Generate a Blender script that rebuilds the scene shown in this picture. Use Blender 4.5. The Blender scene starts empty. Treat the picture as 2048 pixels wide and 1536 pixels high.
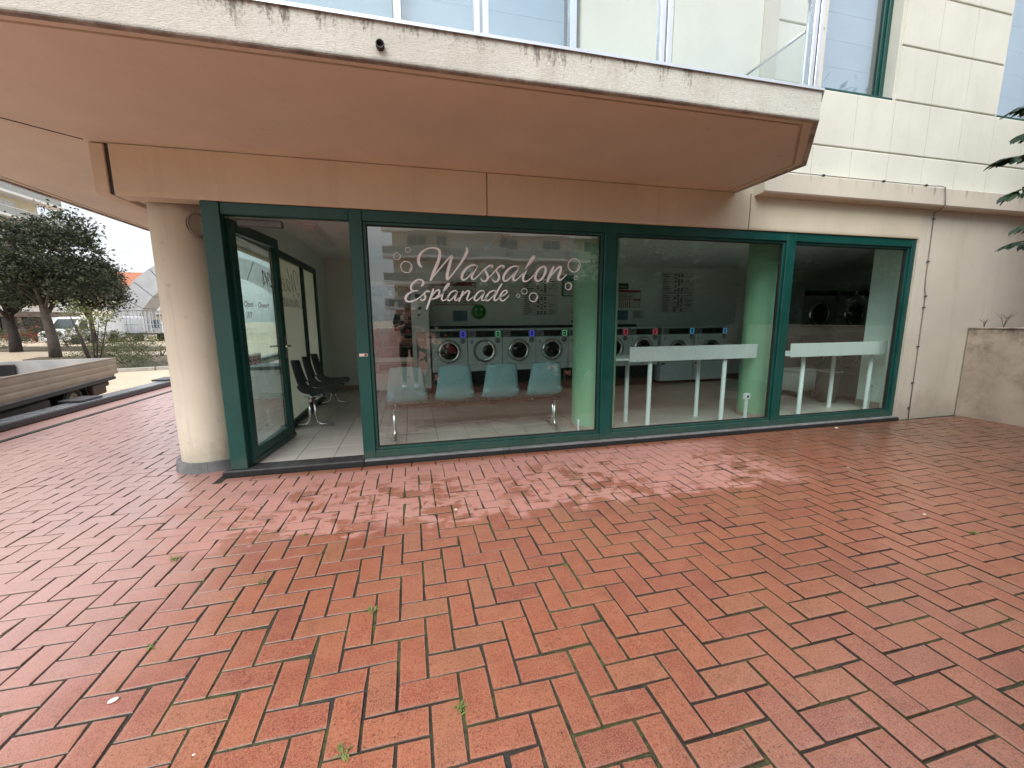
import bpy, bmesh, math, random
import numpy as np
from mathutils import Vector, Matrix
R = math.radians
random.seed(7); rng = np.random.default_rng(11)
scene = bpy.context.scene
COL = scene.collection

# ------------------------------------------------------------------ camera
CAM = Vector((0.0, 0.0, 1.323))
yaw, pitch, roll = R(13.7162), R(-8.9872), R(-0.3709)
fw = Vector((math.sin(yaw)*math.cos(pitch), math.cos(yaw)*math.cos(pitch), math.sin(pitch)))
rt = Vector((math.cos(yaw), -math.sin(yaw), 0.0)); up = rt.cross(fw)
r2 = math.cos(roll)*rt + math.sin(roll)*up; u2 = -math.sin(roll)*rt + math.cos(roll)*up
cam = bpy.data.cameras.new('camera'); camo = bpy.data.objects.new('camera', cam); COL.objects.link(camo)
camo.matrix_world = Matrix(((r2.x, u2.x, -fw.x, CAM.x), (r2.y, u2.y, -fw.y, CAM.y), (r2.z, u2.z, -fw.z, CAM.z), (0, 0, 0, 1)))
cam.sensor_width = 36.0; cam.lens = 814.9/2048*36.0; cam.clip_start = 0.02; cam.clip_end = 1500
scene.camera = camo

# ------------------------------------------------------------------ sky, sun, exposure
SUN_EL, SUN_AZ = R(48), R(215)          # azimuth measured from +Y towards +X
world = bpy.data.worlds.new('World'); scene.world = world; world.use_nodes = True
wn = world.node_tree; wn.nodes.clear()
def W(t, **k):
    n = wn.nodes.new(t)
    for a, b in k.items(): setattr(n, a, b)
    return n
sky = W('ShaderNodeTexSky', sky_type='NISHITA', sun_disc=False)
sky.sun_elevation = SUN_EL; sky.sun_rotation = SUN_AZ; sky.air_density = 1.0; sky.dust_density = 2.0
tc = W('ShaderNodeTexCoord'); mp = W('ShaderNodeMapping'); mp.inputs['Scale'].default_value = (1.0, 1.0, 2.6)
nz = W('ShaderNodeTexNoise'); nz.inputs['Scale'].default_value = 2.4; nz.inputs['Detail'].default_value = 7; nz.inputs['Roughness'].default_value = 0.55
rp = W('ShaderNodeValToRGB'); rp.color_ramp.elements[0].position = 0.34; rp.color_ramp.elements[1].position = 0.55
rp.color_ramp.elements[0].color = (0.62,)*3+(1,); rp.color_ramp.elements[1].color = (1,)*3+(1,)
nz2 = W('ShaderNodeTexNoise'); nz2.inputs['Scale'].default_value = 3.1; nz2.inputs['Detail'].default_value = 6
rp2 = W('ShaderNodeValToRGB'); rp2.color_ramp.elements[0].position = 0.3; rp2.color_ramp.elements[1].position = 0.7
rp2.color_ramp.elements[0].color = (8.2, 8.9, 10.0, 1); rp2.color_ramp.elements[1].color = (11.6, 11.8, 12.0, 1)
mx = W('ShaderNodeMixRGB'); bg = W('ShaderNodeBackground'); out = W('ShaderNodeOutputWorld')
bg.inputs['Strength'].default_value = 0.1
L = wn.links.new
L(tc.outputs['Generated'], mp.inputs['Vector']); L(mp.outputs['Vector'], nz.inputs['Vector']); L(mp.outputs['Vector'], nz2.inputs['Vector'])
L(nz.outputs['Fac'], rp.inputs['Fac']); L(nz2.outputs['Fac'], rp2.inputs['Fac'])
L(rp.outputs['Color'], mx.inputs['Fac']); L(sky.outputs['Color'], mx.inputs['Color1']); L(rp2.outputs['Color'], mx.inputs['Color2'])
sx = W('ShaderNodeSeparateXYZ'); ov = W('ShaderNodeMath', operation='MULTIPLY_ADD', use_clamp=False); mxz = W('ShaderNodeMath', operation='MAXIMUM'); mul = W('ShaderNodeMixRGB', blend_type='MULTIPLY')
mxz.inputs[1].default_value = 0.0; ov.inputs[1].default_value = 0.86; ov.inputs[2].default_value = 0.46; mul.inputs['Fac'].default_value = 1.0
L(tc.outputs['Generated'], sx.inputs[0]); L(sx.outputs['Z'], mxz.inputs[0]); L(mxz.outputs[0], ov.inputs[0])      # overcast sky: the zenith is about three times as bright as the horizon
L(mx.outputs['Color'], mul.inputs['Color1']); L(ov.outputs[0], mul.inputs['Color2'])
L(mul.outputs['Color'], bg.inputs['Color']); L(bg.outputs['Background'], out.inputs['Surface'])
sun = bpy.data.lights.new('sun', 'SUN'); sun.energy = 1.5; sun.angle = R(38); sun.color = (1.0, 0.96, 0.9)
suno = bpy.data.objects.new('sun', sun); COL.objects.link(suno)
sd = Vector((math.sin(SUN_AZ)*math.cos(SUN_EL), math.cos(SUN_AZ)*math.cos(SUN_EL), math.sin(SUN_EL)))
suno.rotation_euler = (-sd).to_track_quat('-Z', 'Y').to_euler(); suno.location = (0, -5, 30)
vs = scene.view_settings
vs.view_transform = 'Standard'; vs.look = 'None'; vs.gamma = 1.0; vs.use_curve_mapping = False; vs.exposure = 0.92
scene.render.engine = 'CYCLES'
cy = scene.cycles
cy.use_denoising = True; cy.max_bounces = 9; cy.diffuse_bounces = 6; cy.glossy_bounces = 4; cy.transmission_bounces = 6
cy.transparent_max_bounces = 16; cy.use_adaptive_sampling = True; cy.adaptive_threshold = 0.02; cy.sample_clamp_indirect = 6.0; cy.caustics_reflective = False; cy.caustics_refractive = False

# ------------------------------------------------------------------ helpers: objects
def tag(o, label=None, cat=None, group=None, kind=None):
    if label: o['label'] = label
    if cat: o['category'] = cat
    if group: o['group'] = group
    if kind: o['kind'] = kind
    return o
def thing(name, label, cat, loc=(0, 0, 0), rz=0.0, group=None):
    o = bpy.data.objects.new(name, None); COL.objects.link(o)
    o.location = loc; o.rotation_euler = (0, 0, rz); o.empty_display_size = 0.2
    return tag(o, label, cat, group)
def link(name, me, parent=None, loc=(0, 0, 0), rot=None):
    o = bpy.data.objects.new(name, me); COL.objects.link(o)
    o.location = loc
    if rot: o.rotation_euler = rot
    if parent is not None: o.parent = parent
    return o
class MB:
    def __init__(s): s.v = []; s.f = []; s.sm = []
    def add(s, vs_, fs, smooth=False):
        b = len(s.v); s.v += [tuple(p) for p in vs_]
        for f in fs: s.f.append([b+i for i in f]); s.sm.append(smooth)
        return s
    def box(s, x0, x1, y0, y1, z0, z1, c=0.0):
        if x0 > x1: x0, x1 = x1, x0
        if y0 > y1: y0, y1 = y1, y0
        if z0 > z1: z0, z1 = z1, z0
        if c <= 0:
            vs_ = [(x, y, z) for z in (z0, z1) for y in (y0, y1) for x in (x0, x1)]
            return s.add(vs_, [(0, 2, 3, 1), (4, 5, 7, 6), (0, 1, 5, 4), (2, 6, 7, 3), (0, 4, 6, 2), (1, 3, 7, 5)])
        c = min(c, (x1-x0)*.45, (y1-y0)*.45, (z1-z0)*.45)
        V = []; idx = {}
        for sx in (0, 1):
            for sy in (0, 1):
                for sz in (0, 1):
                    X, Y, Z = (x0, x1)[sx], (y0, y1)[sy], (z0, z1)[sz]
                    dx, dy, dz = (c, -c)[sx], (c, -c)[sy], (c, -c)[sz]
                    for ax, p in ((0, (X, Y+dy, Z+dz)), (1, (X+dx, Y, Z+dz)), (2, (X+dx, Y+dy, Z))):
                        idx[(sx, sy, sz, ax)] = len(V); V.append(p)
        F = []
        I = lambda a, b, d, ax: idx[(a, b, d, ax)]
        F += [(I(0,0,0,0), I(0,0,1,0), I(0,1,1,0), I(0,1,0,0)), (I(1,0,0,0), I(1,1,0,0), I(1,1,1,0), I(1,0,1,0))]
        F += [(I(0,0,0,1), I(1,0,0,1), I(1,0,1,1), I(0,0,1,1)), (I(0,1,0,1), I(0,1,1,1), I(1,1,1,1), I(1,1,0,1))]
        F += [(I(0,0,0,2), I(0,1,0,2), I(1,1,0,2), I(1,0,0,2)), (I(0,0,1,2), I(1,0,1,2), I(1,1,1,2), I(0,1,1,2))]
        for a in (0, 1):
            for b in (0, 1):
                F.append((I(a,b,0,0), I(a,b,1,0), I(a,b,1,1), I(a,b,0,1)))
                F.append((I(a,0,b,0), I(a,1,b,0), I(a,1,b,2), I(a,0,b,2)))
                F.append((I(0,a,b,1), I(1,a,b,1), I(1,a,b,2), I(0,a,b,2)))
        for a in (0, 1):
            for b in (0, 1):
                for d in (0, 1): F.append((I(a,b,d,0), I(a,b,d,1), I(a,b,d,2)))
        return s.add(V, F)
    def prism(s, pts, z0, z1):
        n = len(pts)
        return s.add([(x, y, z0) for x, y in pts]+[(x, y, z1) for x, y in pts],
                     [tuple(range(n-1, -1, -1)), tuple(range(n, 2*n))]+[(i, (i+1) % n, n+(i+1) % n, n+i) for i in range(n)])
    def extr(s, pts, a0, a1, ax):      # polygon in the two other axes, extruded along axis ax
        n = len(pts)
        def P(p, a): return {0: (a, p[0], p[1]), 1: (p[0], a, p[1]), 2: (p[0], p[1], a)}[ax]
        return s.add([P(p, a0) for p in pts]+[P(p, a1) for p in pts],
                     [tuple(range(n-1, -1, -1)), tuple(range(n, 2*n))]+[(i, (i+1) % n, n+(i+1) % n, n+i) for i in range(n)])
    def lathe(s, prof, cx, cy_, n=32, ax=2, smooth=True):   # prof: list of (r, h); axis through (cx, cy_)
        b = []; m = len(prof)
        for k in range(n):
            a = 2*math.pi*k/n; ca, sa = math.cos(a), math.sin(a)
            for r, h in prof:
                if ax == 2: b.append((cx+r*ca, cy_+r*sa, h))
                elif ax == 1: b.append((cx+r*ca, h, cy_+r*sa))
                else: b.append((h, cx+r*ca, cy_+r*sa))
        F = []
        for k in range(n):
            k2 = (k+1) % n
            for i in range(m-1): F.append((k*m+i, k2*m+i, k2*m+i+1, k*m+i+1))
        s.add(b, F, smooth)
        return s
    def disc(s, cx, cz, r, y, n=32, ax=1):
        vs_ = []
        for k in range(n):
            a = 2*math.pi*k/n
            vs_.append({1: (cx+r*math.cos(a), y, cz+r*math.sin(a)), 2: (cx+r*math.cos(a), cz+r*math.sin(a), y), 0: (y, cx+r*math.cos(a), cz+r*math.sin(a))}[ax])
        return s.add(vs_, [tuple(range(n))])
    def tube(s, path, r, n=8, cap=True):
        P = [Vector(p) for p in path]; rr = r if isinstance(r, (list, tuple)) else [r]*len(P)
        rings = []; prev = None
        for i, p in enumerate(P):
            t = (P[min(i+1, len(P)-1)]-P[max(i-1, 0)])
            if t.length < 1e-9: t = Vector((0, 0, 1))
            t.normalize()
            if prev is None:
                a = Vector((0, 0, 1)) if abs(t.z) < .9 else Vector((1, 0, 0))
                n1 = t.cross(a).normalized()
            else:
                n1 = (prev - t*prev.dot(t))
                n1 = n1.normalized() if n1.length > 1e-6 else t.cross(Vector((1, 0, 0))).normalized()
            prev = n1; n2 = t.cross(n1)
            rings.append([p+(n1*math.cos(2*math.pi*k/n)+n2*math.sin(2*math.pi*k/n))*rr[i] for k in range(n)])
        V = [q for ring in rings for q in ring]; F = []
        for i in range(len(P)-1):
            for k in range(n):
                k2 = (k+1) % n; F.append((i*n+k, i*n+k2, (i+1)*n+k2, (i+1)*n+k))
        s.add(V, F, True)
        if cap:
            b = len(s.v)-len(V)
            s.f.append([b+k for k in range(n-1, -1, -1)]); s.sm.append(False)
            s.f.append([b+(len(P)-1)*n+k for k in range(n)]); s.sm.append(False)
        return s
    def mesh(s, name, mat):
        me = bpy.data.meshes.new(name); me.from_pydata(s.v, [], s.f); me.update()
        if any(s.sm): me.polygons.foreach_set('use_smooth', s.sm)
        me.materials.append(mat)
        return me
    def build(s, name, mat, parent=None, loc=(0, 0, 0), **k):
        bm = s.mesh(name, mat)
        b2 = bmesh.new(); b2.from_mesh(bm); bmesh.ops.recalc_face_normals(b2, faces=b2.faces); b2.to_mesh(bm); b2.free()
        o = link(name, bm, parent, loc)
        return tag(o, **k)
def box(name, mat, x0, x1, y0, y1, z0, z1, parent=None, c=0.0, **k):
    return MB().box(x0, x1, y0, y1, z0, z1, c).build(name, mat, parent, **k)
def rings(cx, cz, r, w, n=40):          # flat ring in XZ plane
    return None
def text_mesh(name, body, size, mat, parent, loc, rot=(R(90), 0, 0), align='LEFT', ext=0.0008, shear=0.0):
    cu = bpy.data.curves.new('lettering_curve', 'FONT'); cu.body = body; cu.size = size; cu.align_x = align; cu.extrude = ext; cu.shear = shear
    cu.resolution_u = 3
    tmp = bpy.data.objects.new('tmp_lettering', cu); COL.objects.link(tmp)
    dg = bpy.context.evaluated_depsgraph_get()
    me = bpy.data.meshes.new_from_object(tmp.evaluated_get(dg))
    bpy.data.objects.remove(tmp); bpy.data.curves.remove(cu)
    me.materials.clear(); me.materials.append(mat); me.name = name
    return link(name, me, parent, loc, rot)

# ------------------------------------------------------------------ helpers: materials
class G:
    def __init__(s, name):
        s.m = bpy.data.materials.new(name); s.m.use_nodes = True; s.t = s.m.node_tree
        s.b = s.t.nodes['Principled BSDF']; s.out = s.t.nodes['Material Output']
        s._pos = None
    def n(s, t, ins=None, **pr):
        nd = s.t.nodes.new(t)
        for k, v in pr.items(): setattr(nd, k, v)
        for k, v in (ins or {}).items(): s.put(nd, k, v)
        return nd
    def put(s, nd, k, v):
        sk = nd.inputs[k]
        if isinstance(v, bpy.types.NodeSocket): s.t.links.new(v, sk)
        elif isinstance(v, bpy.types.Node): s.t.links.new(v.outputs[0], sk)
        else:
            if sk.type == 'RGBA' and len(v) == 3: v = tuple(v)+(1,)
            sk.default_value = v
    def pos(s):
        if s._pos is None: s._pos = s.n('ShaderNodeNewGeometry').outputs['Position']
        return s._pos
    def noise(s, scale, detail=4, rough=.55, vec=None, stretch=None):
        v = vec or s.pos()
        if stretch:
            v = s.n('ShaderNodeMapping', {'Vector': v, 'Scale': stretch}).outputs[0]
        return s.n('ShaderNodeTexNoise', {'Vector': v, 'Scale': scale, 'Detail': detail, 'Roughness': rough}).outputs['Fac']
    def ramp(s, fac, stops, interp='LINEAR'):
        r = s.n('ShaderNodeValToRGB', {'Fac': fac}); cr = r.color_ramp; cr.interpolation = interp
        while len(cr.elements) < len(stops): cr.elements.new(0.5)
        for e, (p, c) in zip(cr.elements, stops):
            e.position = p; e.color = (c, c, c, 1) if isinstance(c, (int, float)) else tuple(c)+(1,)
        return r.outputs['Color']
    def mix(s, f, a, b, mode='MIX'):
        return s.n('ShaderNodeMixRGB', {'Fac': f, 'Color1': a, 'Color2': b}, blend_type=mode).outputs[0]
    def math(s, op, a, b=0.0, c=None, clamp=False):
        d = {0: a, 1: b}
        if c is not None: d[2] = c
        return s.n('ShaderNodeMath', d, operation=op, use_clamp=clamp).outputs[0]
    def mr(s, v, a, b, c=0.0, d=1.0, smooth=True):
        return s.n('ShaderNodeMapRange', {'Value': v, 'From Min': a, 'From Max': b, 'To Min': c, 'To Max': d}, interpolation_type='SMOOTHSTEP' if smooth else 'LINEAR').outputs[0]
    def xyz(s):
        n = s.n('ShaderNodeSeparateXYZ', {'Vector': s.pos()}); return n.outputs[0], n.outputs[1], n.outputs[2]
    def bump(s, h, strength=.3, dist=.01):
        s.put(s.b, 'Normal', s.n('ShaderNodeBump', {'Height': h, 'Strength': strength, 'Distance': dist}).outputs[0])
    def set(s, **k):
        for a, v in k.items(): s.put(s.b, a.replace('_', ' '), v)
        return s.m
def basic(name, col, rough=.5, metal=0.0, var=.12, scale=6.0, bump=0.0, bscale=80.0, spec=.5, coat=0.0):
    g = G(name)
    n = g.noise(scale, 5)
    lo = tuple(c*(1-var) for c in col); hi = tuple(min(1, c*(1+var)) for c in col)
    c = g.ramp(n, [(.3, lo), (.7, hi)])
    g.set(Base_Color=c, Roughness=g.ramp(g.noise(scale*3, 3), [(.3, max(.02, rough-.06)), (.7, min(1, rough+.06))]), Metallic=metal)
    g.b.inputs['Specular IOR Level'].default_value = spec
    if coat: g.b.inputs['Coat Weight'].default_value = coat
    if bump: g.bump(g.noise(bscale, 4), bump, .004)
    return g.m
def glass(name, f0=.045, tint=(.92, .96, .94), rough=0.0, col=(1, 1, 1)):
    g = G(name); g.t.nodes.remove(g.b)
    ge = g.n('ShaderNodeNewGeometry')
    dt = g.n('ShaderNodeVectorMath', {0: ge.outputs['Normal'], 1: ge.outputs['Incoming']}, operation='DOT_PRODUCT').outputs['Value']
    c = g.math('ABSOLUTE', dt); k = g.math('SUBTRACT', 1.0, c, clamp=True); k5 = g.math('POWER', k, 5.0)
    f = g.math('MULTIPLY_ADD', k5, 1-f0, f0, clamp=True)
    tr = g.n('ShaderNodeBsdfTransparent', {'Color': tint}); gl = g.n('ShaderNodeBsdfGlossy', {'Color': col, 'Roughness': rough})
    ms = g.n('ShaderNodeMixShader', {0: f, 1: tr.outputs[0], 2: gl.outputs[0]})
    g.t.links.new(ms.outputs[0], g.out.inputs['Surface'])
    return g.m
def emit(name, col, st):
    g = G(name); g.set(Base_Color=col, Emission_Color=col, Emission_Strength=st); return g.m
def wall_paint(name, col, rough=.8, grime=.35, streak=0.0, bump=.25, splash=0.0):
    g = G(name); x, y, z = g.xyz()
    n = g.noise(1.3, 6, .6); n2 = g.noise(9, 5, .6)
    c = g.ramp(n, [(.3, tuple(a*.9 for a in col)), (.7, tuple(min(1, a*1.06) for a in col))])
    c = g.mix(g.mr(n2, .62, .8, 0, grime*.4), c, (.25, .2, .15))
    sp = g.noise(38, 2, .5)
    c = g.mix(g.mr(sp, .74, .8, 0, .35), c, (.16, .12, .09))
    if streak:
        st = g.noise(5.0, 5, .65, stretch=(1.6, 1.6, .12))
        c = g.mix(g.mr(st, .5, .78, 0, streak), c, (.22, .2, .16))
    if splash:
        f = g.mr(g.math('ADD', z, g.math('MULTIPLY', g.math('SUBTRACT', g.noise(5, 6, .7), .5), .7)), .42, .02, 0, splash)
        c = g.mix(f, c, (.24, .19, .14))
    g.set(Base_Color=c, Roughness=rough)
    g.bump(g.math('ADD', g.noise(160, 3), g.math('MULTIPLY', g.noise(22, 4), .6)), bump, .003)
    return g.m

M = {}
M['beige'] = wall_paint('beige_render', (.58, .55, .465), streak=.2, splash=.4)
M['soffit'] = wall_paint('soffit_paint', (.645, .61, .495), grime=.5, bump=.2)
M['beam'] = wall_paint('beam_render', (.61, .56, .435), streak=.16)
M['lowwall'] = None
M['panel'] = wall_paint('cladding_panel_concrete', (.68, .685, .605), streak=.10, bump=.18)
M['column'] = wall_paint('column_render', (.74, .70, .565), streak=.34, grime=.8, splash=.4)

def fascia_mat():
    g = G('fascia_concrete'); x, y, z = g.xyz()
    c = g.ramp(g.noise(1.1, 6, .6), [(.3, (.53, .53, .47)), (.7, (.64, .645, .585))])
    st = g.noise(13.0, 6, .7, stretch=(1.5, 1.5, .13)); sp = g.noise(85, 4, .7, stretch=(1, 1, .6)); pa = g.noise(.62, 4, .55)
    v = g.math('ADD', g.mr(z, 2.66, 2.815, 0, .5, False), g.math('ADD', g.math('MULTIPLY', g.math('SUBTRACT', st, .5), 1.3), g.math('ADD', g.math('MULTIPLY', g.math('SUBTRACT', pa, .5), 1.9), g.math('MULTIPLY', g.math('SUBTRACT', sp, .5), 1.0))))
    c = g.mix(g.mr(v, .40, .80, 0, .85), c, (.075, .066, .05))
    c = g.mix(g.mr(sp, .48, .68, 0, .3), c, (.36, .33, .27))
    st2 = g.noise(2.2, 6, .7, stretch=(1.2, 1.2, .3))
    c = g.mix(g.mr(st2, .46, .75, 0, .42), c, (.33, .29, .21))
    lo = g.math('MULTIPLY', g.mr(z, 2.640, 2.618), g.mr(g.noise(1.7, 7, .75), .36, .62, .25, 1))
    c = g.mix(g.math('MULTIPLY', lo, .8), c, (.06, .05, .038))
    g.set(Base_Color=c, Roughness=.88)
    g.bump(g.math('ADD', g.noise(150, 3, .6, stretch=(.5, .5, 1.6)), g.math('MULTIPLY', g.noise(40, 4), .7)), .6, .006)
    return g.m
M['fascia'] = fascia_mat()
def ledge_mat():
    g = G('ledge_concrete'); x, y, z = g.xyz()
    c = g.ramp(g.noise(1.4, 6, .6), [(.3, (.53, .49, .42)), (.7, (.64, .60, .51))])
    st = g.noise(9.0, 6, .7, stretch=(1.6, 1.6, .1))
    m = g.math('MULTIPLY', g.mr(st, .5, .74), g.mr(z, 2.68, 2.80))
    c = g.mix(g.math('MULTIPLY', m, .8), c, (.10, .085, .07))
    g.set(Base_Color=c, Roughness=.88); g.bump(g.noise(180, 4), .35, .004)
    return g.m
M['ledge'] = ledge_mat()
def lowwall_mat():
    g = G('low_wall_render'); x, y, z = g.xyz()
    c = g.ramp(g.noise(1.6, 6, .65), [(.3, (.36, .30, .24)), (.7, (.53, .46, .38))])
    m = g.math('MULTIPLY', g.mr(g.noise(2.1, 7, .72), .46, .68), g.mr(z, .35, 1.15, .35, 1))
    c = g.mix(g.math('MULTIPLY', m, .8), c, (.085, .07, .055))
    g.set(Base_Color=c, Roughness=.92); g.bump(g.math('ADD', g.noise(60, 5), g.noise(14, 5)), .5, .006)
    return g.m
M['lowwall'] = lowwall_mat()
def green_mat():
    g = G('dark_green_paint'); x, y, z = g.xyz()
    c = g.ramp(g.noise(3, 5), [(.3, (.0025, .055, .045)), (.7, (.0035, .074, .062))])
    d = g.mr(g.math('ADD', z, g.math('MULTIPLY', g.math('SUBTRACT', g.noise(9, 6, .7), .5), .35)), .20, .02, 0, .28)
    c = g.mix(d, c, (.14, .12, .09)); c = g.mix(g.mr(g.noise(50, 3, .6), .69, .73, 0, .6), c, (.13, .17, .15))
    g.set(Base_Color=c, Roughness=g.ramp(g.noise(6, 4), [(.3, .30), (.7, .5)])); g.bump(g.noise(40, 3), .05, .003)
    return g.m
M['green'] = green_mat()
M['glass'] = glass('storefront_glass', .088, (.92, .985, .965))
M['clear'] = glass('balcony_glass', .05, (.90, .94, .95))
M['upglass'] = glass('upper_window_glass', .08, (.8, .86, .9))
M['alu'] = basic('brushed_aluminium', (.62, .64, .67), .32, 1.0, var=.06)
M['chrome'] = basic('chrome_steel', (.72, .72, .72), .16, 1.0, var=.05)
M['white'] = basic('white_laminate', (.80, .86, .88), .4, var=.04)
M['appl'] = basic('appliance_enamel', (.76, .86, .88), .32, var=.05)
M['appl_grey'] = basic('appliance_grey_trim', (.26, .28, .28), .35, var=.08)
M['black'] = basic('black_plastic', (.012, .012, .013), .35, var=.2)
M['rubber'] = basic('black_rubber', (.014, .014, .014), .8, var=.2)
M['darkglass'] = basic('dark_door_glass', (.012, .014, .014), .06, var=.3)
M['bluestone'] = basic('bluestone', (.17, .175, .18), .6, var=.3, scale=9, bump=.3, bscale=90)
M['darkstone'] = basic('dark_threshold_stone', (.05, .05, .053), .5, var=.4, scale=12, bump=.3)
M['slat'] = basic('white_soffit_slat', (.66, .67, .68), .45, var=.05)
M['wallgreen'] = basic('pale_green_wall_paint', (.74, .87, .81), .7, var=.04, scale=1.2)
M['wallback'] = basic('back_wall_paint', (.72, .80, .76), .7, var=.05, scale=1.0)
M['ceil'] = basic('ceiling_paint', (.84, .87, .85), .85, var=.03)
M['colgreen'] = basic('green_column_paint', (.30, .58, .38), .5, var=.08, scale=1.5)
M['tile'] = None
def tile_mat():
    g = G('ceramic_floor_tile')
    r = g.n('ShaderNodeObjectInfo').outputs['Random']
    c = g.ramp(r, [(0, (.52, .49, .455)), (1, (.63, .59, .55))])
    c = g.mix(g.mr(g.noise(14, 6, .7, stretch=(1, 4, 1)), .4, .75, 0, .4), c, (.42, .38, .34))
    g.set(Base_Color=c, Roughness=.34); return g.m
M['tile'] = tile_mat()
M['grout'] = basic('tile_grout', (.12, .105, .095), .9, var=.2)
M['skirt'] = basic('skirting_tile', (.40, .33, .28), .4, var=.12)
M['seat'] = basic('teal_grey_seat_plastic', (.20, .36, .39), .45, var=.08)
M['seatdark'] = basic('dark_seat_plastic', (.05, .075, .08), .35, var=.12)
M['brownbar'] = basic('brown_painted_steel', (.10, .06, .05), .4, var=.15)
M['bluescreen'] = basic('blue_screen', (.01, .02, .12), .2, var=.1)
M['paper'] = basic('paper_notice', (.62, .64, .62), .7, var=.05)
M['red'] = basic('red_print', (.28, .02, .03), .5, var=.1)
M['teal'] = basic('teal_print', (.01, .16, .18), .5, var=.1)
M['ink'] = basic('black_print', (.015, .015, .015), .6, var=.1)
M['bluep'] = basic('blue_print', (.12, .26, .36), .5, var=.15)
M['signgreen'] = basic('green_sign', (.02, .24, .03), .4, var=.08)
M['signdot'] = basic('pale_green_print', (.45, .7, .4), .5, var=.05)
M['vinyl'] = basic('white_vinyl', (.90, .96, .99), .45, var=.02)
M['vinylgrey'] = basic('grey_vinyl', (.10, .11, .10), .5, var=.02)
M['blind'] = basic('white_roller_blind', (.86, .89, .93), .6, var=.03)
M['cablegrey'] = basic('grey_cable', (.24, .215, .20), .55, var=.15)
M['bin'] = basic('brown_bin_plastic', (.10, .085, .075), .4, var=.1)
M['crate'] = basic('pale_crate_plastic', (.42, .44, .44), .4, var=.1)
def film_mat():
    g = G('frosted_window_film'); c = g.ramp(g.noise(1.2, 3), [(.3, (.66, .73, .64)), (.7, (.73, .80, .71))]); g.set(Base_Color=c, Roughness=.07); g.b.inputs['Specular IOR Level'].default_value = .6
    tr = g.n('ShaderNodeBsdfTranslucent', {'Color': c}); ms = g.n('ShaderNodeMixShader', {0: .6, 1: g.b.outputs[0], 2: tr.outputs[0]}); g.t.links.new(ms.outputs[0], g.out.inputs['Surface'])
    return g.m
M['film'] = film_mat()
M['closer'] = basic('dark_grey_metal', (.10, .10, .10), .4, .3, var=.1)
M['lampwhite'] = basic('lamp_diffuser_off', (.72, .72, .70), .35, var=.03)

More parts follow.
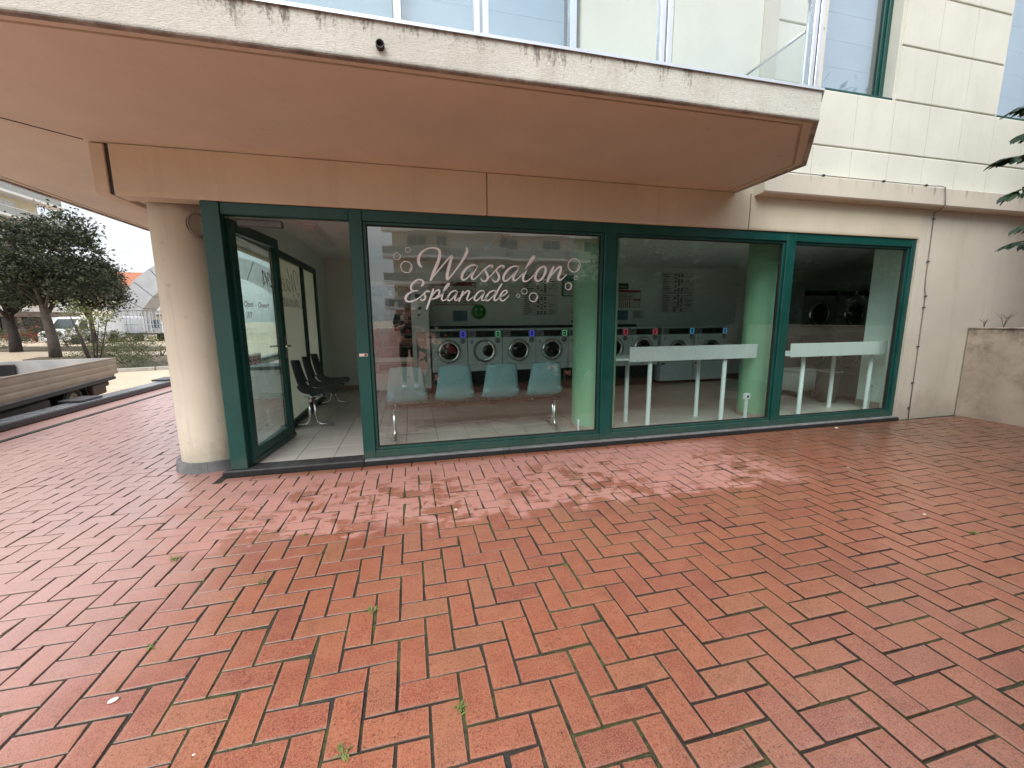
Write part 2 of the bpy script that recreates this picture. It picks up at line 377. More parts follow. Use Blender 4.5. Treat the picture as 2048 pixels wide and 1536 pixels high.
# ================================================================== GROUND AND PAVING
PIT = 0.11; GX, GY = -0.2145, 1.1521          # paving grid (a brick is 2 x 1 cells)
STREET = -0.45
def brick_mats():
    def wetdry_sheen(g, col):
        x, y, z = g.xyz()
        # sheltered, dry zone under the balcony, with an uneven edge and wet splashes
        wob = g.math('MULTIPLY', g.math('SUBTRACT', g.noise(3.2, 6, .65), .5), .75)
        yy = g.math('ADD', y, wob)
        d = g.mr(yy, 2.50, 2.60)
        d = g.math('MULTIPLY', d, g.mr(g.math('ADD', x, wob), 3.5, 2.75))
        d = g.math('MULTIPLY', d, g.mr(y, 3.76, 3.62))
        sp = g.noise(3.4, 7, .68, stretch=(1, 1.5, 1))
        zone = g.math('MULTIPLY', g.mr(y, 3.62, 3.2), g.mr(g.noise(1.1, 3), .36, .50))
        spl = g.math('MULTIPLY', g.mr(sp, .515, .535), zone)
        drop = g.math('MULTIPLY', g.mr(g.noise(15, 4, .6), .585, .60), g.mr(y, 3.75, 3.1))
        d = g.math('MULTIPLY', d, g.math('SUBTRACT', 1.0, spl, clamp=True))
        d = g.math('MULTIPLY', d, g.math('SUBTRACT', 1.0, g.math('MULTIPLY', drop, .8), clamp=True))
        dry = g.mix(.55, col, (.45, .25, .225))
        wet = g.mix(1.0, col, (.81, .775, .73), 'MULTIPLY')
        d = g.math('MULTIPLY', d, g.mr(g.math('ADD', x, wob), -2.1, -1.2))
        c = g.mix(d, wet, dry)
        # sky sheen painted as paler pink on the bricks left of the shop
        sheen_left = g.math('MULTIPLY', g.mr(g.math('ADD', x, g.math('MULTIPLY', wob, 1.6)), -.45, -2.3, 0, 1), g.mr(y, .7, 2.2, .35, 1))
        c = g.mix(g.math('MULTIPLY', sheen_left, .78), c, g.mix(.62, col, (.52, .345, .325)))
        return c, d
    g = G('clay_paving_brick')
    rnd = g.math('FRACT', g.math('ADD', g.n('ShaderNodeObjectInfo').outputs['Random'], g.n('ShaderNodeNewGeometry').outputs['Random Per Island']))
    c = g.ramp(rnd, [(0, (.25, .058, .046)), (.06, (.30, .078, .050)), (.30, (.335, .096, .054)), (.60, (.36, .108, .059)), (.82, (.345, .117, .064)), (.95, (.325, .136, .076)), (1, (.27, .068, .052))])
    mott = g.noise(11, 6, .68); grain = g.noise(230, 3, .6); pit = g.noise(95, 3, .5)
    c = g.mix(g.mr(mott, .38, .7, 0, .6), c, (.42, .165, .095))
    c = g.mix(g.mr(g.noise(7.5, 6, .72), .50, .70, 0, .55), c, (.19, .062, .038))
    c = g.mix(g.mr(g.noise(4.0, 5, .7), .55, .72, 0, .35), c, (.20, .06, .045))
    c = g.mix(g.mr(grain, .42, .62, 0, .6), c, (.52, .26, .18))
    c = g.mix(g.mr(g.noise(105, 4, .7), .53, .64, 0, .68), c, (.15, .05, .036))
    c = g.mix(g.mr(pit, .64, .72, 0, .8), c, (.06, .028, .02))
    c = g.mix(g.mr(g.noise(1.0, 4), .5, .75, 0, .22), c, (.16, .10, .05))
    ew = g.n('ShaderNodeAttribute', attribute_name='edge_wear').outputs['Fac']
    en = g.noise(28, 4, .6)
    c = g.mix(g.math('MULTIPLY', g.math('MULTIPLY', g.math('MINIMUM', ew, 1.0), g.math('MINIMUM', ew, 1.0)), g.mr(en, .3, .65, .05, .55)), c, (.50, .25, .18))
    rag = g.mr(g.math('ADD', ew, g.math('MULTIPLY', g.math('SUBTRACT', g.noise(75, 5, .7), .5), 1.5)), 1.02, 1.12)
    c = g.mix(g.math('MULTIPLY', rag, .85), c, g.ramp(g.noise(2.3, 4, .6), [(.48, (.045, .032, .024)), (.60, (.075, .070, .028))]))
    x, y, z = g.xyz()
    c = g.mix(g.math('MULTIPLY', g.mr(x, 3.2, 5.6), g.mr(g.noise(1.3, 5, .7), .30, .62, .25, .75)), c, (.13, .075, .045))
    c, d = wetdry_sheen(g, c)
    ro = g.math('ADD', g.mr(d, 0, 1, .31, .85), g.math('MULTIPLY', g.math('SUBTRACT', grain, .5), .18))
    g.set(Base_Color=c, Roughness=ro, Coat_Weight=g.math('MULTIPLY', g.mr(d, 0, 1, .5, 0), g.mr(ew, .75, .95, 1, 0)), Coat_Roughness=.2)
    g.bump(g.math('ADD', g.math('MULTIPLY', grain, .8), g.math('SUBTRACT', g.math('MULTIPLY', mott, 1.1), g.mr(pit, .64, .74, 0, .9))), .30, .003)
    M['brick'] = g.m
    g = G('joint_sand_and_moss')
    c = g.ramp(g.noise(160, 4, .6), [(.3, (.012, .010, .008)), (.7, (.05, .042, .034))])
    mo = g.math('MULTIPLY', g.mr(g.noise(2.3, 4, .6), .44, .58), g.mr(g.noise(30, 4), .36, .56))
    c = g.mix(mo, c, g.ramp(g.noise(240, 3), [(.3, (.03, .036, .012)), (.7, (.10, .11, .035))]))
    g.set(Base_Color=c, Roughness=.95); g.bump(g.noise(180, 4), .8, .006)
    M['joint'] = g.m
    g = G('far_brick_paving')
    v = g.n('ShaderNodeMapping', {'Vector': g.pos(), 'Scale': (1, 1, 0)}).outputs[0]
    b = g.n('ShaderNodeTexBrick', {'Vector': v, 'Color1': (.33, .095, .06), 'Color2': (.38, .135, .08), 'Mortar': (.05, .04, .03), 'Scale': 1.0, 'Mortar Size': .006, 'Brick Width': .22, 'Row Height': .11})
    c = g.mix(g.mr(g.noise(.8, 5, .6), .4, .7, 0, .4), b.outputs['Color'], (.2, .12, .07))
    g.set(Base_Color=c, Roughness=.4); M['farbrick'] = g.m
    g = G('street_clay_pavers')
    v = g.n('ShaderNodeMapping', {'Vector': g.pos(), 'Scale': (1, 1, 0), 'Rotation': (0, 0, .5)}).outputs[0]
    b = g.n('ShaderNodeTexBrick', {'Vector': v, 'Color1': (.50, .39, .26), 'Color2': (.58, .47, .34), 'Mortar': (.22, .17, .12), 'Scale': 1.0, 'Mortar Size': .012, 'Brick Width': .30, 'Row Height': .15})
    c = g.mix(g.mr(g.noise(.3, 5, .6), .4, .7, 0, .35), b.outputs['Color'], (.42, .34, .26))
    g.set(Base_Color=c, Roughness=.5); M['street'] = g.m
brick_mats()
M['soil'] = basic('planting_soil', (.10, .075, .045), .95, var=.5, scale=3, bump=.8, bscale=20)

MB().add([(-900, -900, STREET), (900, -900, STREET), (900, 900, STREET), (-900, 900, STREET)], [(0, 1, 2, 3)]).build('ground', M['street'], kind='structure')
# raised terrace: far paving around, sand bed under the laid bricks
X_L, X_R = -4.55, 7.15
ter = MB()
ter.box(-5.25, 70, -62, -0.72, STREET-.3, -.004)
ter.box(-5.25, X_L-.02, -.72, 30, STREET-.3, -.004)
ter.box(X_R+.2, 70, -.72, 30, STREET-.3, -.004)
ter.build('terrace', M['farbrick'], kind='structure')
pav = MB().box(X_L-.02, X_R+.2, -.72, 30, STREET-.3, -.0052).build('pavement', M['joint'], kind='structure')

def brick_geo(w, h, c=.0022, depth=.03):
    a, b = w/2, h/2
    q = c+.011
    V = [(-a+q, -b+q, .0006), (a-q, -b+q, .0006), (a-q, b-q, .0006), (-a+q, b-q, .0006), (-a+c, -b+c, 0), (a-c, -b+c, 0), (a-c, b-c, 0), (-a+c, b-c, 0), (-a, -b, -c), (a, -b, -c), (a, b, -c), (-a, b, -c), (-a, -b, -depth), (a, -b, -depth), (a, b, -depth), (-a, b, -depth)]
    F = [(0, 1, 2, 3)]+[(4*k+4+i, 4*k+4+(i+1) % 4, 4*k+(i+1) % 4, 4*k+i) for k in range(3) for i in range(4)]
    return V, F
def ragged(V):
    V = list(V)
    for k in range(4):                      # each corner a little off square, some chipped
        dx, dy = random.uniform(-.0018, .0018), random.uniform(-.0018, .0018)
        chip = random.uniform(.004, .009) if random.random() < .12 else 0
        for lv in (1, 2, 3):
            x, y, z = V[4*lv+k]; V[4*lv+k] = (x+dx-math.copysign(chip, x), y+dy-math.copysign(chip*.8, y), z)
    return V
def edge_attr(me):
    n_ = len(me.vertices); at = me.attributes.new('edge_wear', 'FLOAT', 'POINT'); at.data.foreach_set('value', [(0.0, 1.0, 2.0, 2.0)[(i % 16)//4] for i in range(n_)])
GAP = .0056
bricks = []          # (cx, cy, w, h)
def inside(i, j):
    x, y = GX+PIT*(i+.5), GY+PIT*(j+.5)
    if x < X_L or x > X_R: return False
    if j <= 22: return y > -.70
    return x < -1.60 and y < 15.5
used = {}
for i in range(-42, 70):
    for j in range(-18, 132):
        k = (i-j) % 4
        if k == 0: cells = [(i, j), (i+1, j)]
        elif k == 3: cells = [(i, j), (i, j+1)]
        else: continue
        cells = [c for c in cells if inside(*c)]
        if not cells: continue
        xs = [c[0] for c in cells]; ys = [c[1] for c in cells]
        x0, x1 = GX+PIT*min(xs), GX+PIT*(max(xs)+1); y0, y1 = GY+PIT*min(ys), GY+PIT*(max(ys)+1)
        bricks.append(((x0+x1)/2, (y0+y1)/2, x1-x0-GAP, y1-y0-GAP))
# stretcher course along the shop sill
x = -1.60+.01; yc = GY+PIT*23.5
while x < X_R-.05:
    w = min(.22, X_R-x); bricks.append((x+w/2, yc, w-GAP, PIT-GAP)); x += .22
def seen_size(b):
    d = Vector((b[0], b[1], 0))-CAM; z = d.dot(fw)
    if z < .1: return 0
    px, py = 814.9*d.dot(r2)/z, 814.9*d.dot(u2)/z
    if abs(px) > 1040 or abs(py) > 785: return 0
    return b[2]*b[3]*1.32/z**3
order = sorted(range(len(bricks)), key=lambda k: -seen_size(bricks[k]))
near = set(order[:300])
shared = {}
VV = []; FF = []
for k, (cx, cy_, w, h) in enumerate(bricks):
    w2 = w-random.uniform(0, .0035); h2 = h-random.uniform(0, .003)
    tx, ty = [max(-.008, min(.008, random.gauss(0, .005))) for _ in (0, 1)]; rz = random.gauss(0, .007); dz = max(-.0012, min(.003, random.gauss(0, .0014)))
    if k in near:
        key = (round(w, 3), round(h, 3), random.randrange(9))
        if key not in shared:
            V, F = brick_geo(w2, h2)
            V = ragged(V)
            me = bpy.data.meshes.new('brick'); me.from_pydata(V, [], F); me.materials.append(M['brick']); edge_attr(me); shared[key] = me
        link('brick', shared[key], pav, (cx, cy_, dz), (tx, ty, rz))
    else:
        V, F = brick_geo(w2, h2); V = ragged(V); b0 = len(VV)
        c_, s_ = math.cos(rz), math.sin(rz)
        for a, b, z in V: VV.append((cx+a*c_-b*s_, cy_+a*s_+b*c_, z+dz+a*ty+b*tx))
        FF += [tuple(b0+q for q in f) for f in F]
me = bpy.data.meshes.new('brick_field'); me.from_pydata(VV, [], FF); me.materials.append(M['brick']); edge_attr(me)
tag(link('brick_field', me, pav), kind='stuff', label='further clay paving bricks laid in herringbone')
# drain slot and border course beside the terrace edge
M['kerbdark'] = basic('dark_painted_timber_edge', (.035, .037, .04), .38, var=.3, scale=4)
M['border'] = basic('border_brick', (.25, .15, .12), .6, var=.35, scale=7)
box('drain_channel', M['black'], X_L-.012, X_L+.018, -.7, 30, -.05, .002, kind='structure')
bc = MB(); yy = -.7
nb = 0
pbc = MB().box(-4.90, X_L-.015, -.7, 30, -.05, -.003).build('border_strip', M['joint'], kind='structure')
bm_ = {}
while yy < 14:
    for xx, w in ((-4.80, .20), (-4.655, .10)):
        V, F = brick_geo(w-.006 if w > .15 else .098, .212 if w < .15 else .104)
        if w > .15:
            for q in (0, 1):
                bc.add([(a+xx, b+yy+.055+.11*q, z+.0015) for a, b, z in V], F)
        else:
            bc.add([(a+xx, b+yy+.11, z+.001) for a, b, z in V], F)
    yy += .22
o = bc.build('border_brick', M['brick'], pbc); edge_attr(o.data); tag(o, kind='stuff', label='bricks of the border course beside the drain')

# ================================================================== LAUNDRY BUILDING
D = 3.889                      # frame plane
bld = thing('laundry_building', 'beige ground floor launderette building with dark green storefront under a deep balcony', 'building', (0, D, 0))
def bp(name, mat, x0, x1, y0, y1, z0, z1, parent=None, c=0.0, **k):
    """box part given in world coordinates, child of the building or of one of its parts"""
    p = parent or bld
    o = MB().box(x0, x1, y0-D, y1-D, z0, z1, c).build(name, mat, p, **k)
    return o
def part_empty(name, parent=None):
    o = bpy.data.objects.new(name, None); COL.objects.link(o); o.parent = parent or bld; o.empty_display_size = .1
    return o
def wp(mb, name, mat, parent=None, **k):      # MB made in world coordinates -> child of building
    mb.v = [(x, y-D, z) for x, y, z in mb.v]
    return mb.build(name, mat, parent or bld, **k)

# --- balcony slab
out_ = [(-2.97, 2.38), (2.70, 2.38), (3.365, 3.045), (3.365, 9.2), (-2.97, 9.2), (-2.97, 7.86), (-3.63, 7.20), (-3.63, 3.04)]
cen = Vector((0, 5.2))
def inset(pts, d):
    n = len(pts); res = []
    for i in range(n):
        p0, p1, p2 = Vector(pts[i-1]), Vector(pts[i]), Vector(pts[(i+1) % n])
        e1 = (p1-p0).normalized(); e2 = (p2-p1).normalized()
        n1 = Vector((-e1.y, e1.x)); n2 = Vector((-e2.y, e2.x))
        b = (n1+n2); b = b/(b.length_squared)*2
        res.append(tuple(p1+b*d))
    return res
ZS, ZT = 2.628, 2.80
ENDZ = 3.67
balc = part_empty('balcony')
n = len(out_)
def ringmesh(specs, close_):
    rs = [[(x, y, z) for x, y in inset(out_, d)] for d, z in specs]; mb = MB()
    F = [(r_*n+i, r_*n+(i+1) % n, (r_+1)*n+(i+1) % n, (r_+1)*n+i) for r_ in range(len(rs)-1) for i in range(n)]
    if close_: F.append(tuple((len(rs)-1)*n+i for i in range(n)))
    return mb.add([p for r_ in rs for p in r_], F)
wp(ringmesh([(.034, ZS), (.088, ZS), (.088, ZS+.02), (.108, ZS+.02), (.108, ZS)], True), 'soffit', M['soffit'], balc)
# fascia with a weathered drip lip underneath
wp(ringmesh([(.0345, ZS+.001), (.034, ZS-.012), (.004, ZS-.012), (0, ZS-.006), (0, ZT), (.3, ZT)], False), 'fascia', M['fascia'], balc)
# thin metal drip edge on top of fascia
de = MB(); b0_, b1_ = inset(out_, -.012), inset(out_, .06)
de.add([(x, y, ZT-.004) for x, y in b0_]+[(x, y, ZT+.012) for x, y in b0_]+[(x, y, ZT+.012) for x, y in b1_]+[(x, y, ZT-.004) for x, y in b1_],
       [(r_*n+i, r_*n+(i+1) % n, ((r_+1) % 4)*n+(i+1) % n, ((r_+1) % 4)*n+i) for r_ in range(4) for i in range(n)])
wp(de, 'drip_edge', M['alu'], balc)
# soffit joint from the beam corner
MBj = MB().tube([(-2.24, 3.82, ZS-.001), (-3.5, 2.56, ZS-.001)], .004, 5); wp(MBj, 'soffit_joint', M['black'], balc)
# overflow spout
sp = MB().lathe([(.021, 2.385), (.021, 2.352), (.016, 2.352), (.016, 2.375), (.0005, 2.376)], -.09, 2.683, 20, ax=1); wp(sp, 'overflow_spout', M['black'], balc)
# railing: posts, rails and panes of glass
def rail_run(p, q, nposts, first=True, last=True):
    P, Q = Vector(p), Vector(q); d = (Q-P); Ln = d.length; d.normalize(); nn = Vector((-d.y, d.x)); ang = math.atan2(d.y, d.x)
    for k in range(nposts):
        if (k == 0 and not first) or (k == nposts-1 and not last): continue
        c = P+d*Ln*k/(nposts-1)
        for s_ in (-.023, .023):
            o = MB().box(-.017, .017, -.022, .022, ZT+.01, 3.86, .003).build('railing_post', M['alu'], balc, (c.x+d.x*s_, c.y+d.y*s_-D, 0)); o.rotation_euler = (0, 0, ang)
    for k in range(nposts-1):
        a = P+d*(Ln*k/(nposts-1)+.048); b = P+d*(Ln*(k+1)/(nposts-1)-.048); m_ = (a+b)/2; h = (b-a).length/2
        o = MB().box(-h, h, -.004, .004, ZT+.022, 3.78).build('railing_pane', M['clear'], balc, (m_.x, m_.y-D, 0)); o.rotation_euler = (0, 0, ang)
    m_ = (P+Q)/2
    o = MB().box(-Ln/2, Ln/2, -.03, .03, 3.861, 3.90, .006).build('handrail', M['alu'], balc, (m_.x, m_.y-D, 0)); o.rotation_euler = (0, 0, ang)
rail_run((-2.92, 2.45), (2.675, 2.45), 6)
rail_run((2.675, 2.45), (3.29, 3.075), 2, first=False)
rail_run((-3.56, 3.07), (-2.92, 2.45), 2, last=False)
rail_run((-3.56, 7.1), (-3.56, 3.07), 5, last=False)
wp(MB().tube([(3.29, 3.80, ENDZ), (3.29, 3.11, ENDZ)], .012, 8), 'end_rail', M['alu'], balc)
bp('end_bracket', M['alu'], 3.265, 3.315, 3.801, 3.842, ENDZ-.03, ENDZ+.03, balc)
bp('railing_pane', M['clear'], 3.286, 3.294, 3.12, 3.80, ZT+.022, ENDZ-.02, balc)

# --- upper storey wall behind balcony and cladding at right
upw = part_empty('upper_wall')
WB = 3.852                      # base wall face (joints); panels stand 10 mm proud
bp('wall_base', M['panel'], 3.69, 4.312, WB, 4.15, 2.79, 5.6, upw)
bp('wall_base', M['panel'], 4.312, 5.384, WB, 4.15, 2.79, 3.728, upw)
bp('wall_base', M['panel'], 5.384, 7.006, WB, 4.15, 2.79, 5.6, upw)
bp('wall_base', M['panel'], 7.006, 8.08, WB, 4.15, 2.79, 3.728, upw)
bp('wall_base', M['panel'], 8.08, 14.0, WB, 4.15, 2.79, 5.6, upw)
cols = [3.70, 4.306, 4.846, 5.39, 5.93, 6.468, 7.012, 7.55, 8.09, 8.63, 9.17, 9.71]
rows = [2.812, 3.18, 3.735, 4.288, 4.82, 5.36]
for a, b in zip(cols[:-1], cols[1:]):
    for zi, (c0, c1) in enumerate(zip(rows[:-1], rows[1:])):
        if zi >= 2 and (4.30 <= a < 5.38 or 7.0 <= a < 8.08): continue
        w, h = b-a, c1-c0
        # upper edge bevelled back, lower edge a shadow gap
        pts = [(WB+.006-D, c0+.004), (WB-.012-D, c0+.004), (WB-.014-D, c0+.010), (WB-.014-D, c1-.022), (WB-.002-D, c1-.010), (WB+.006-D, c1-.010)]
        MB().extr(pts, a+.003, b-.003, 0).build('cladding_panel', M['panel'], upw)
def upper_window(x0, x1, z0, z1, yf=3.955):
    w = part_empty('upper_window')
    f = .055
    for nm, a, b, c0, c1 in (('frame', x0, x0+f, z0, z1), ('frame', x1-f, x1, z0, z1), ('frame', x0+f, x1-f, z0, z0+f), ('frame', x0+f, x1-f, z1-f, z1)):
        bp(nm, M['green'], a, b, yf, yf+.07, c0, c1, w, .004)
    for a, b, c0, c1 in ((x0+f, x0+f+.04, z0+f, z1-f), (x1-f-.04, x1-f, z0+f, z1-f), (x0+f+.04, x1-f-.04, z0+f, z0+f+.04)):
        bp('sash', M['green'], a, b, yf+.02, yf+.06, c0, c1, w, .004)
    bp('pane', M['upglass'], x0+f+.04, x1-f-.04, yf+.035, yf+.045, z0+f+.04, z1-f, w)
    bp('sill', M['green'], x0-.0, x1+.0, WB-.005, yf-.002, z0-.012, z0+.012, w, .003)
    for k in range(7):
        zz = z0+.1+k*.27
        bp('blind_slat', M['blind'], x0+f+.02, x1-f-.02, yf+.12, yf+.125, zz, zz+.266, w)
    bp('reveal', M['panel'], x0-.03, x0-.001, WB, 4.15, z0, z1, w); bp('reveal', M['panel'], x1+.001, x1+.03, WB, 4.15, z0, z1, w)
upper_window(4.345, 5.35, 3.735, 5.45)
upper_window(7.045, 8.04, 3.735, 5.45)
# wall and glazed doors behind the balcony rail
bp('pilaster', M['beige'], 3.545, 3.69, 3.80, 4.15, 2.815, 5.6, upw)
bp('wall_base', M['beam'], 3.30, 3.598, 3.846, 4.15, 2.6235, 2.85, upw)
bp('wall_base', M['panel'], 1.60, 3.545, 3.86, 4.15, 2.81, 5.6, upw)
for a, b in ((1.605, 2.53), (2.54, 3.54)):
    bp('cladding_panel', M['panel'], a, b, 3.846, 3.866, 2.83, 5.5, upw)
bw = part_empty('balcony_door')
for a, b in ((-3.0, -2.94), (-1.5, -1.44), (-.03, .03), (1.50, 1.56)):
    bp('frame', M['alu'], a, b, 3.85, 3.93, 2.815, 5.2, bw, .003)
for a, b in ((-2.94, -1.5), (-1.44, -.03), (.03, 1.5)):
    bp('pane', M['upglass'], a, b, 3.885, 3.895, 2.86, 5.2, bw); bp('frame', M['alu'], a, b, 3.855, 3.925, 2.815, 2.86, bw)
    for k in range(8): bp('blind_slat', M['blind'], a+.01, b-.01, 3.99, 3.996, 2.86+.29*k, 2.86+.29*k+.287, bw)
bp('wall_base', M['beige'], -2.9, -3.0+.0, 3.86, 9, 2.81, 5.6, upw)
bp('roof_slab', M['soffit'], -2.95, 14, 3.86, 9.2, 5.6, 5.8)
bp('wall_base', M['beige'], -2.9, 3.5, 4.25, 4.3, 2.81, 5.6, upw)

# --- header beam above the storefront
hb = part_empty('header_beam')
def beam(x0, x1, y0=3.842, y1=4.0, z0=2.262, z1=2.622):
    pts = [(y0+.006-D, z0), (y1-D, z0), (y1-D, z1), (y0-D, z1), (y0-D, z0+.03), (y0+.002-D, z0+.012)]
    return MB().extr(pts, x0, x1, 0).build('beam_panel', M['beam'], hb)
beam(-2.108, .709); beam(.722, 3.553); beam(3.570, 6.045, z1=2.612)
bp('beam_core', M['beam'], -2.10, 6.04, 3.868, 4.0, 2.275, 2.618, hb)
bp('beam_joint_shadow_gap', M['black'], -2.138, -2.11, 3.86, 3.99, 2.268, 2.62, hb)
bp('side_beam', M['beam'], -2.232, -2.14, 3.846, 9.0, 2.268, 2.622, hb, .006)
# white slatted ceiling between the side beam and the shop
for k in range(6):
    x0 = -2.135+k*.098
    bp('ceiling_slat', M['slat'], x0, x0+.09, 4.002, 8.9, 2.300, 2.318)
bp('slat_backing', M['black'], -2.138, -1.495, 4.002, 8.9, 2.319, 2.33)
# right-hand ledge and plain wall
led = MB(); y0 = 3.715
pts = [(y0-D, 2.625), (y0+.012-D, 2.610), (3.86-D, 2.604), (3.86-D, 2.808), (y0+.01-D, 2.812), (y0-D, 2.806)]
MB().extr(pts, 3.60, 6.135, 0).build('ledge', M['ledge'], bld)
MB().extr(pts, 6.139, 12.0, 0).build('ledge', M['ledge'], bld)
bp('wall', M['beige'], 6.050, 6.16, 3.848, 4.0, .0, 2.604, None)
bp('wall', M['beige'], 6.163, 14, 3.848, 4.0, -.05, 2.604, None)
bp('jamb', M['beige'], 6.052, 6.10, 3.838, 3.99, .0, 2.262, None)

# --- round column with stone plinth
colm = MB().lathe([(.235, .075), (.236, 1.0), (.235, 2.30), (.0, 2.30)], -1.86, 4.25-D, 48).build('round_column', M['column'], bld)
for k in range(14):
    a0_, a1_ = 2*math.pi*k/14+.004, 2*math.pi*(k+1)/14-.004
    ro_, ri = .285+random.uniform(-.003, .003), .20
    V = []; ns = 5
    for z in (0.0, .088):
        for t in range(ns): a = a0_+(a1_-a0_)*t/(ns-1); V.append((-1.86+(ro_-(.012 if z > .05 else 0))*math.cos(a), 4.25-D+(ro_-(.012 if z > .05 else 0))*math.sin(a), z))
        for t in range(ns): a = a1_+(a0_-a1_)*t/(ns-1); V.append((-1.86+ri*math.cos(a), 4.25-D+ri*math.sin(a), z))
    m2 = 2*ns
    MB().add(V, [tuple(range(m2-1, -1, -1)), tuple(range(m2, 2*m2))]+[(i, (i+1) % m2, m2+(i+1) % m2, m2+i) for i in range(m2)]).build('plinth_stone', M['bluestone'], colm)

# --- storefront: green frame, panes
sf = part_empty('storefront')
FY0, FY1 = 3.862, 3.945
ZB, ZH = .052, 2.259
bp('post', M['green'], -1.567, -1.437, FY0-.012, FY1, ZB, ZH, sf, .004)
for a, b in ((-.480, -.372), (1.900, 2.022), (4.115, 4.232), (5.985, 6.052)):
    bp('mullion', M['green'], a, b, FY0, FY1, ZB, ZH, sf, .004)
for a, b in ((-1.437, -.480), (-.372, 1.900), (2.022, 4.115), (4.232, 5.985)):
    bp('transom', M['green'], a, b, FY0+.002, FY1-.002, 2.168, ZH-.001, sf, .004)
for a, b in ((-.372, 1.900), (2.022, 4.115), (4.232, 5.985)):
    bp('bottom_rail', M['green'], a, b, FY0+.002, FY1-.002, ZB+.001, .118, sf, .004)
    for x0, x1, z0, z1 in ((a, a+.028, .118, 2.168), (b-.028, b, .118, 2.168), (a+.028, b-.028, .118, .143), (a+.028, b-.028, 2.143, 2.168)):
        bp('glazing_bead', M['green'], x0+.0005, x1-.0005, FY0+.022, FY1-.010, z0+.0005, z1-.0005, sf, .003)
    for x0, x1, z0, z1 in ((a+.028, a+.036, .143, 2.143), (b-.036, b-.028, .143, 2.143), (a+.036, b-.036, .143, .151), (a+.036, b-.036, 2.135, 2.143)):
        bp('gasket', M['rubber'], x0, x1, FY0+.034, FY1-.02, z0, z1, sf)
    bp('window_pane', M['glass'], a+.034, b-.034, 3.904, 3.912, .148, 2.138, sf)
# lock plate on the first mullion
bp('strike_plate', M['chrome'], -.462, -.392, FY0-.004, FY0+.001, 1.005, 1.03, sf); bp('strike_slot', M['black'], -.418, -.398, FY0-.0055, FY0-.0035, 1.009, 1.026, sf)
# stone sill pieces
for a, b, mt in ((-1.62, -.476, 'darkstone'), (-.47, .9, 'bluestone'), (.904, 2.3, 'bluestone'), (2.304, 3.75, 'bluestone'), (3.754, 4.9, 'bluestone'), (4.904, 6.09, 'bluestone')):
    bp('sill_stone', M[mt], a, b, 3.818, 4.0, .0, .05, sf, .006)
    bp('sill_seal', M['rubber'], a, b, 3.808, 3.816, .0, .036, sf)

# --- side glazing (left side of shop)
sg = part_empty('side_glazing')
SX0, SX1 = -1.50, -1.43
for y0, y1, nm in ((3.99, 4.06, 'post'), (6.30, 6.40, 'post'), (7.12, 7.20, 'post')): bp(nm, M['green'], SX0, SX1, y0, y1, .052, 2.05, sg, .004)
bp('transom', M['green'], SX0, SX1, 3.99, 7.20, 2.051, 2.13, sg, .004)
bp('side_header', M['wallgreen'], -1.49, -1.425, 3.96, 7.96, 2.131, 2.455, sg)
for y0, y1, mt in ((4.06, 5.09, 'glass'), (5.10, 6.30, 'film'), (6.40, 7.12, 'film')):
    bp('bottom_rail', M['green'], SX0+.002, SX1-.002, y0, y1, .052, .12, sg, .004)
    bp('window_pane', M[mt], -1.469, -1.461, y0, y1, .12, 2.05, sg)
bp('pane_seal', M['rubber'], -1.470, -1.460, 5.0902, 5.0998, .12, 2.05, sg)
bp('side_wall', M['wallgreen'], -1.49, -1.425, 7.20, 7.97, .05, 2.13, sg)
bp('sill_stone', M['bluestone'], -1.56, -1.42, 4.001, 8.0, 0, .05, sg)

M['doorvinyl'] = basic('faded_white_vinyl', (.55, .57, .56), .5, var=.05)
# --- entrance door, swung inwards
door = part_empty('entrance_door'); door.location = (-1.432, 3.945-D, 0); door.rotation_euler = (0, 0, R(83.8))
dw, dt = .925, .05
def dpart(nm, mat, a, b, y0, y1, z0, z1, c=.004): return MB().box(a, b, y0, y1, z0, z1, c).build(nm, mat, door)
dpart('stile', M['green'], 0.0, .088, -dt/2, dt/2, .062, 2.155); dpart('stile', M['green'], dw-.088, dw, -dt/2, dt/2, .062, 2.155)
dpart('rail', M['green'], .088, dw-.088, -dt/2, dt/2, .062, .19); dpart('rail', M['green'], .088, dw-.088, -dt/2, dt/2, 2.06, 2.155)
dpart('kick_strip', M['green'], .0, dw, -dt/2-.012, -dt/2-.001, .062, .105)
dpart('pane', M['glass'], .086, dw-.086, -.004, .004, .188, 2.062, 0)
for s_ in (-1, 1):
    dpart('lock_plate', M['chrome'], dw-.06, dw-.028, s_*(dt/2+.004)-.003, s_*(dt/2+.004)+.003, .93, 1.17, .002)
    MB().tube([(dw-.044, s_*.032, 1.06), (dw-.044, s_*.075, 1.06), (dw-.16, s_*.078, 1.06)], .009, 8).build('lever_handle', M['chrome'], door)
for wd_, dx_, dz_ in (('Open', .13, 1.45), ('-', .335, 1.45), ('Ouvert', .39, 1.45), ('7/7', .16, 1.35)): text_mesh('door_lettering', wd_, .075, M['doorvinyl'], door, (dx_, -.0065, dz_), rot=(R(90), 0, 0), shear=.25)
pl_ = dpart('sticker_plate', M['paper'], .095, .345, -.0075, -.0045, .93, 1.015, 0)
for k in range(3):
    cx = .137+.083*k
    MB().lathe([(.034, -.0085), (.034, -.0076), (.028, -.0076), (.028, -.0085), (.034, -.0085)], cx, .972, 24, ax=1, smooth=False).build('prohibition_ring', M['ink'], door)
    o = MB().box(-.030, .030, -.0092, -.0077, -.003, .003).build('prohibition_bar', M['ink'], door, (cx, 0, .972)); o.rotation_euler = (0, R(45), 0)
    MB().box(cx-.016, cx+.014, -.0084, -.0076, .966, .978).build('prohibition_pictogram', M['ink'], door)
bp('door_closer', M['closer'], -1.36, -1.02, 3.955, 4.01, 2.10, 2.155, sf, .006)
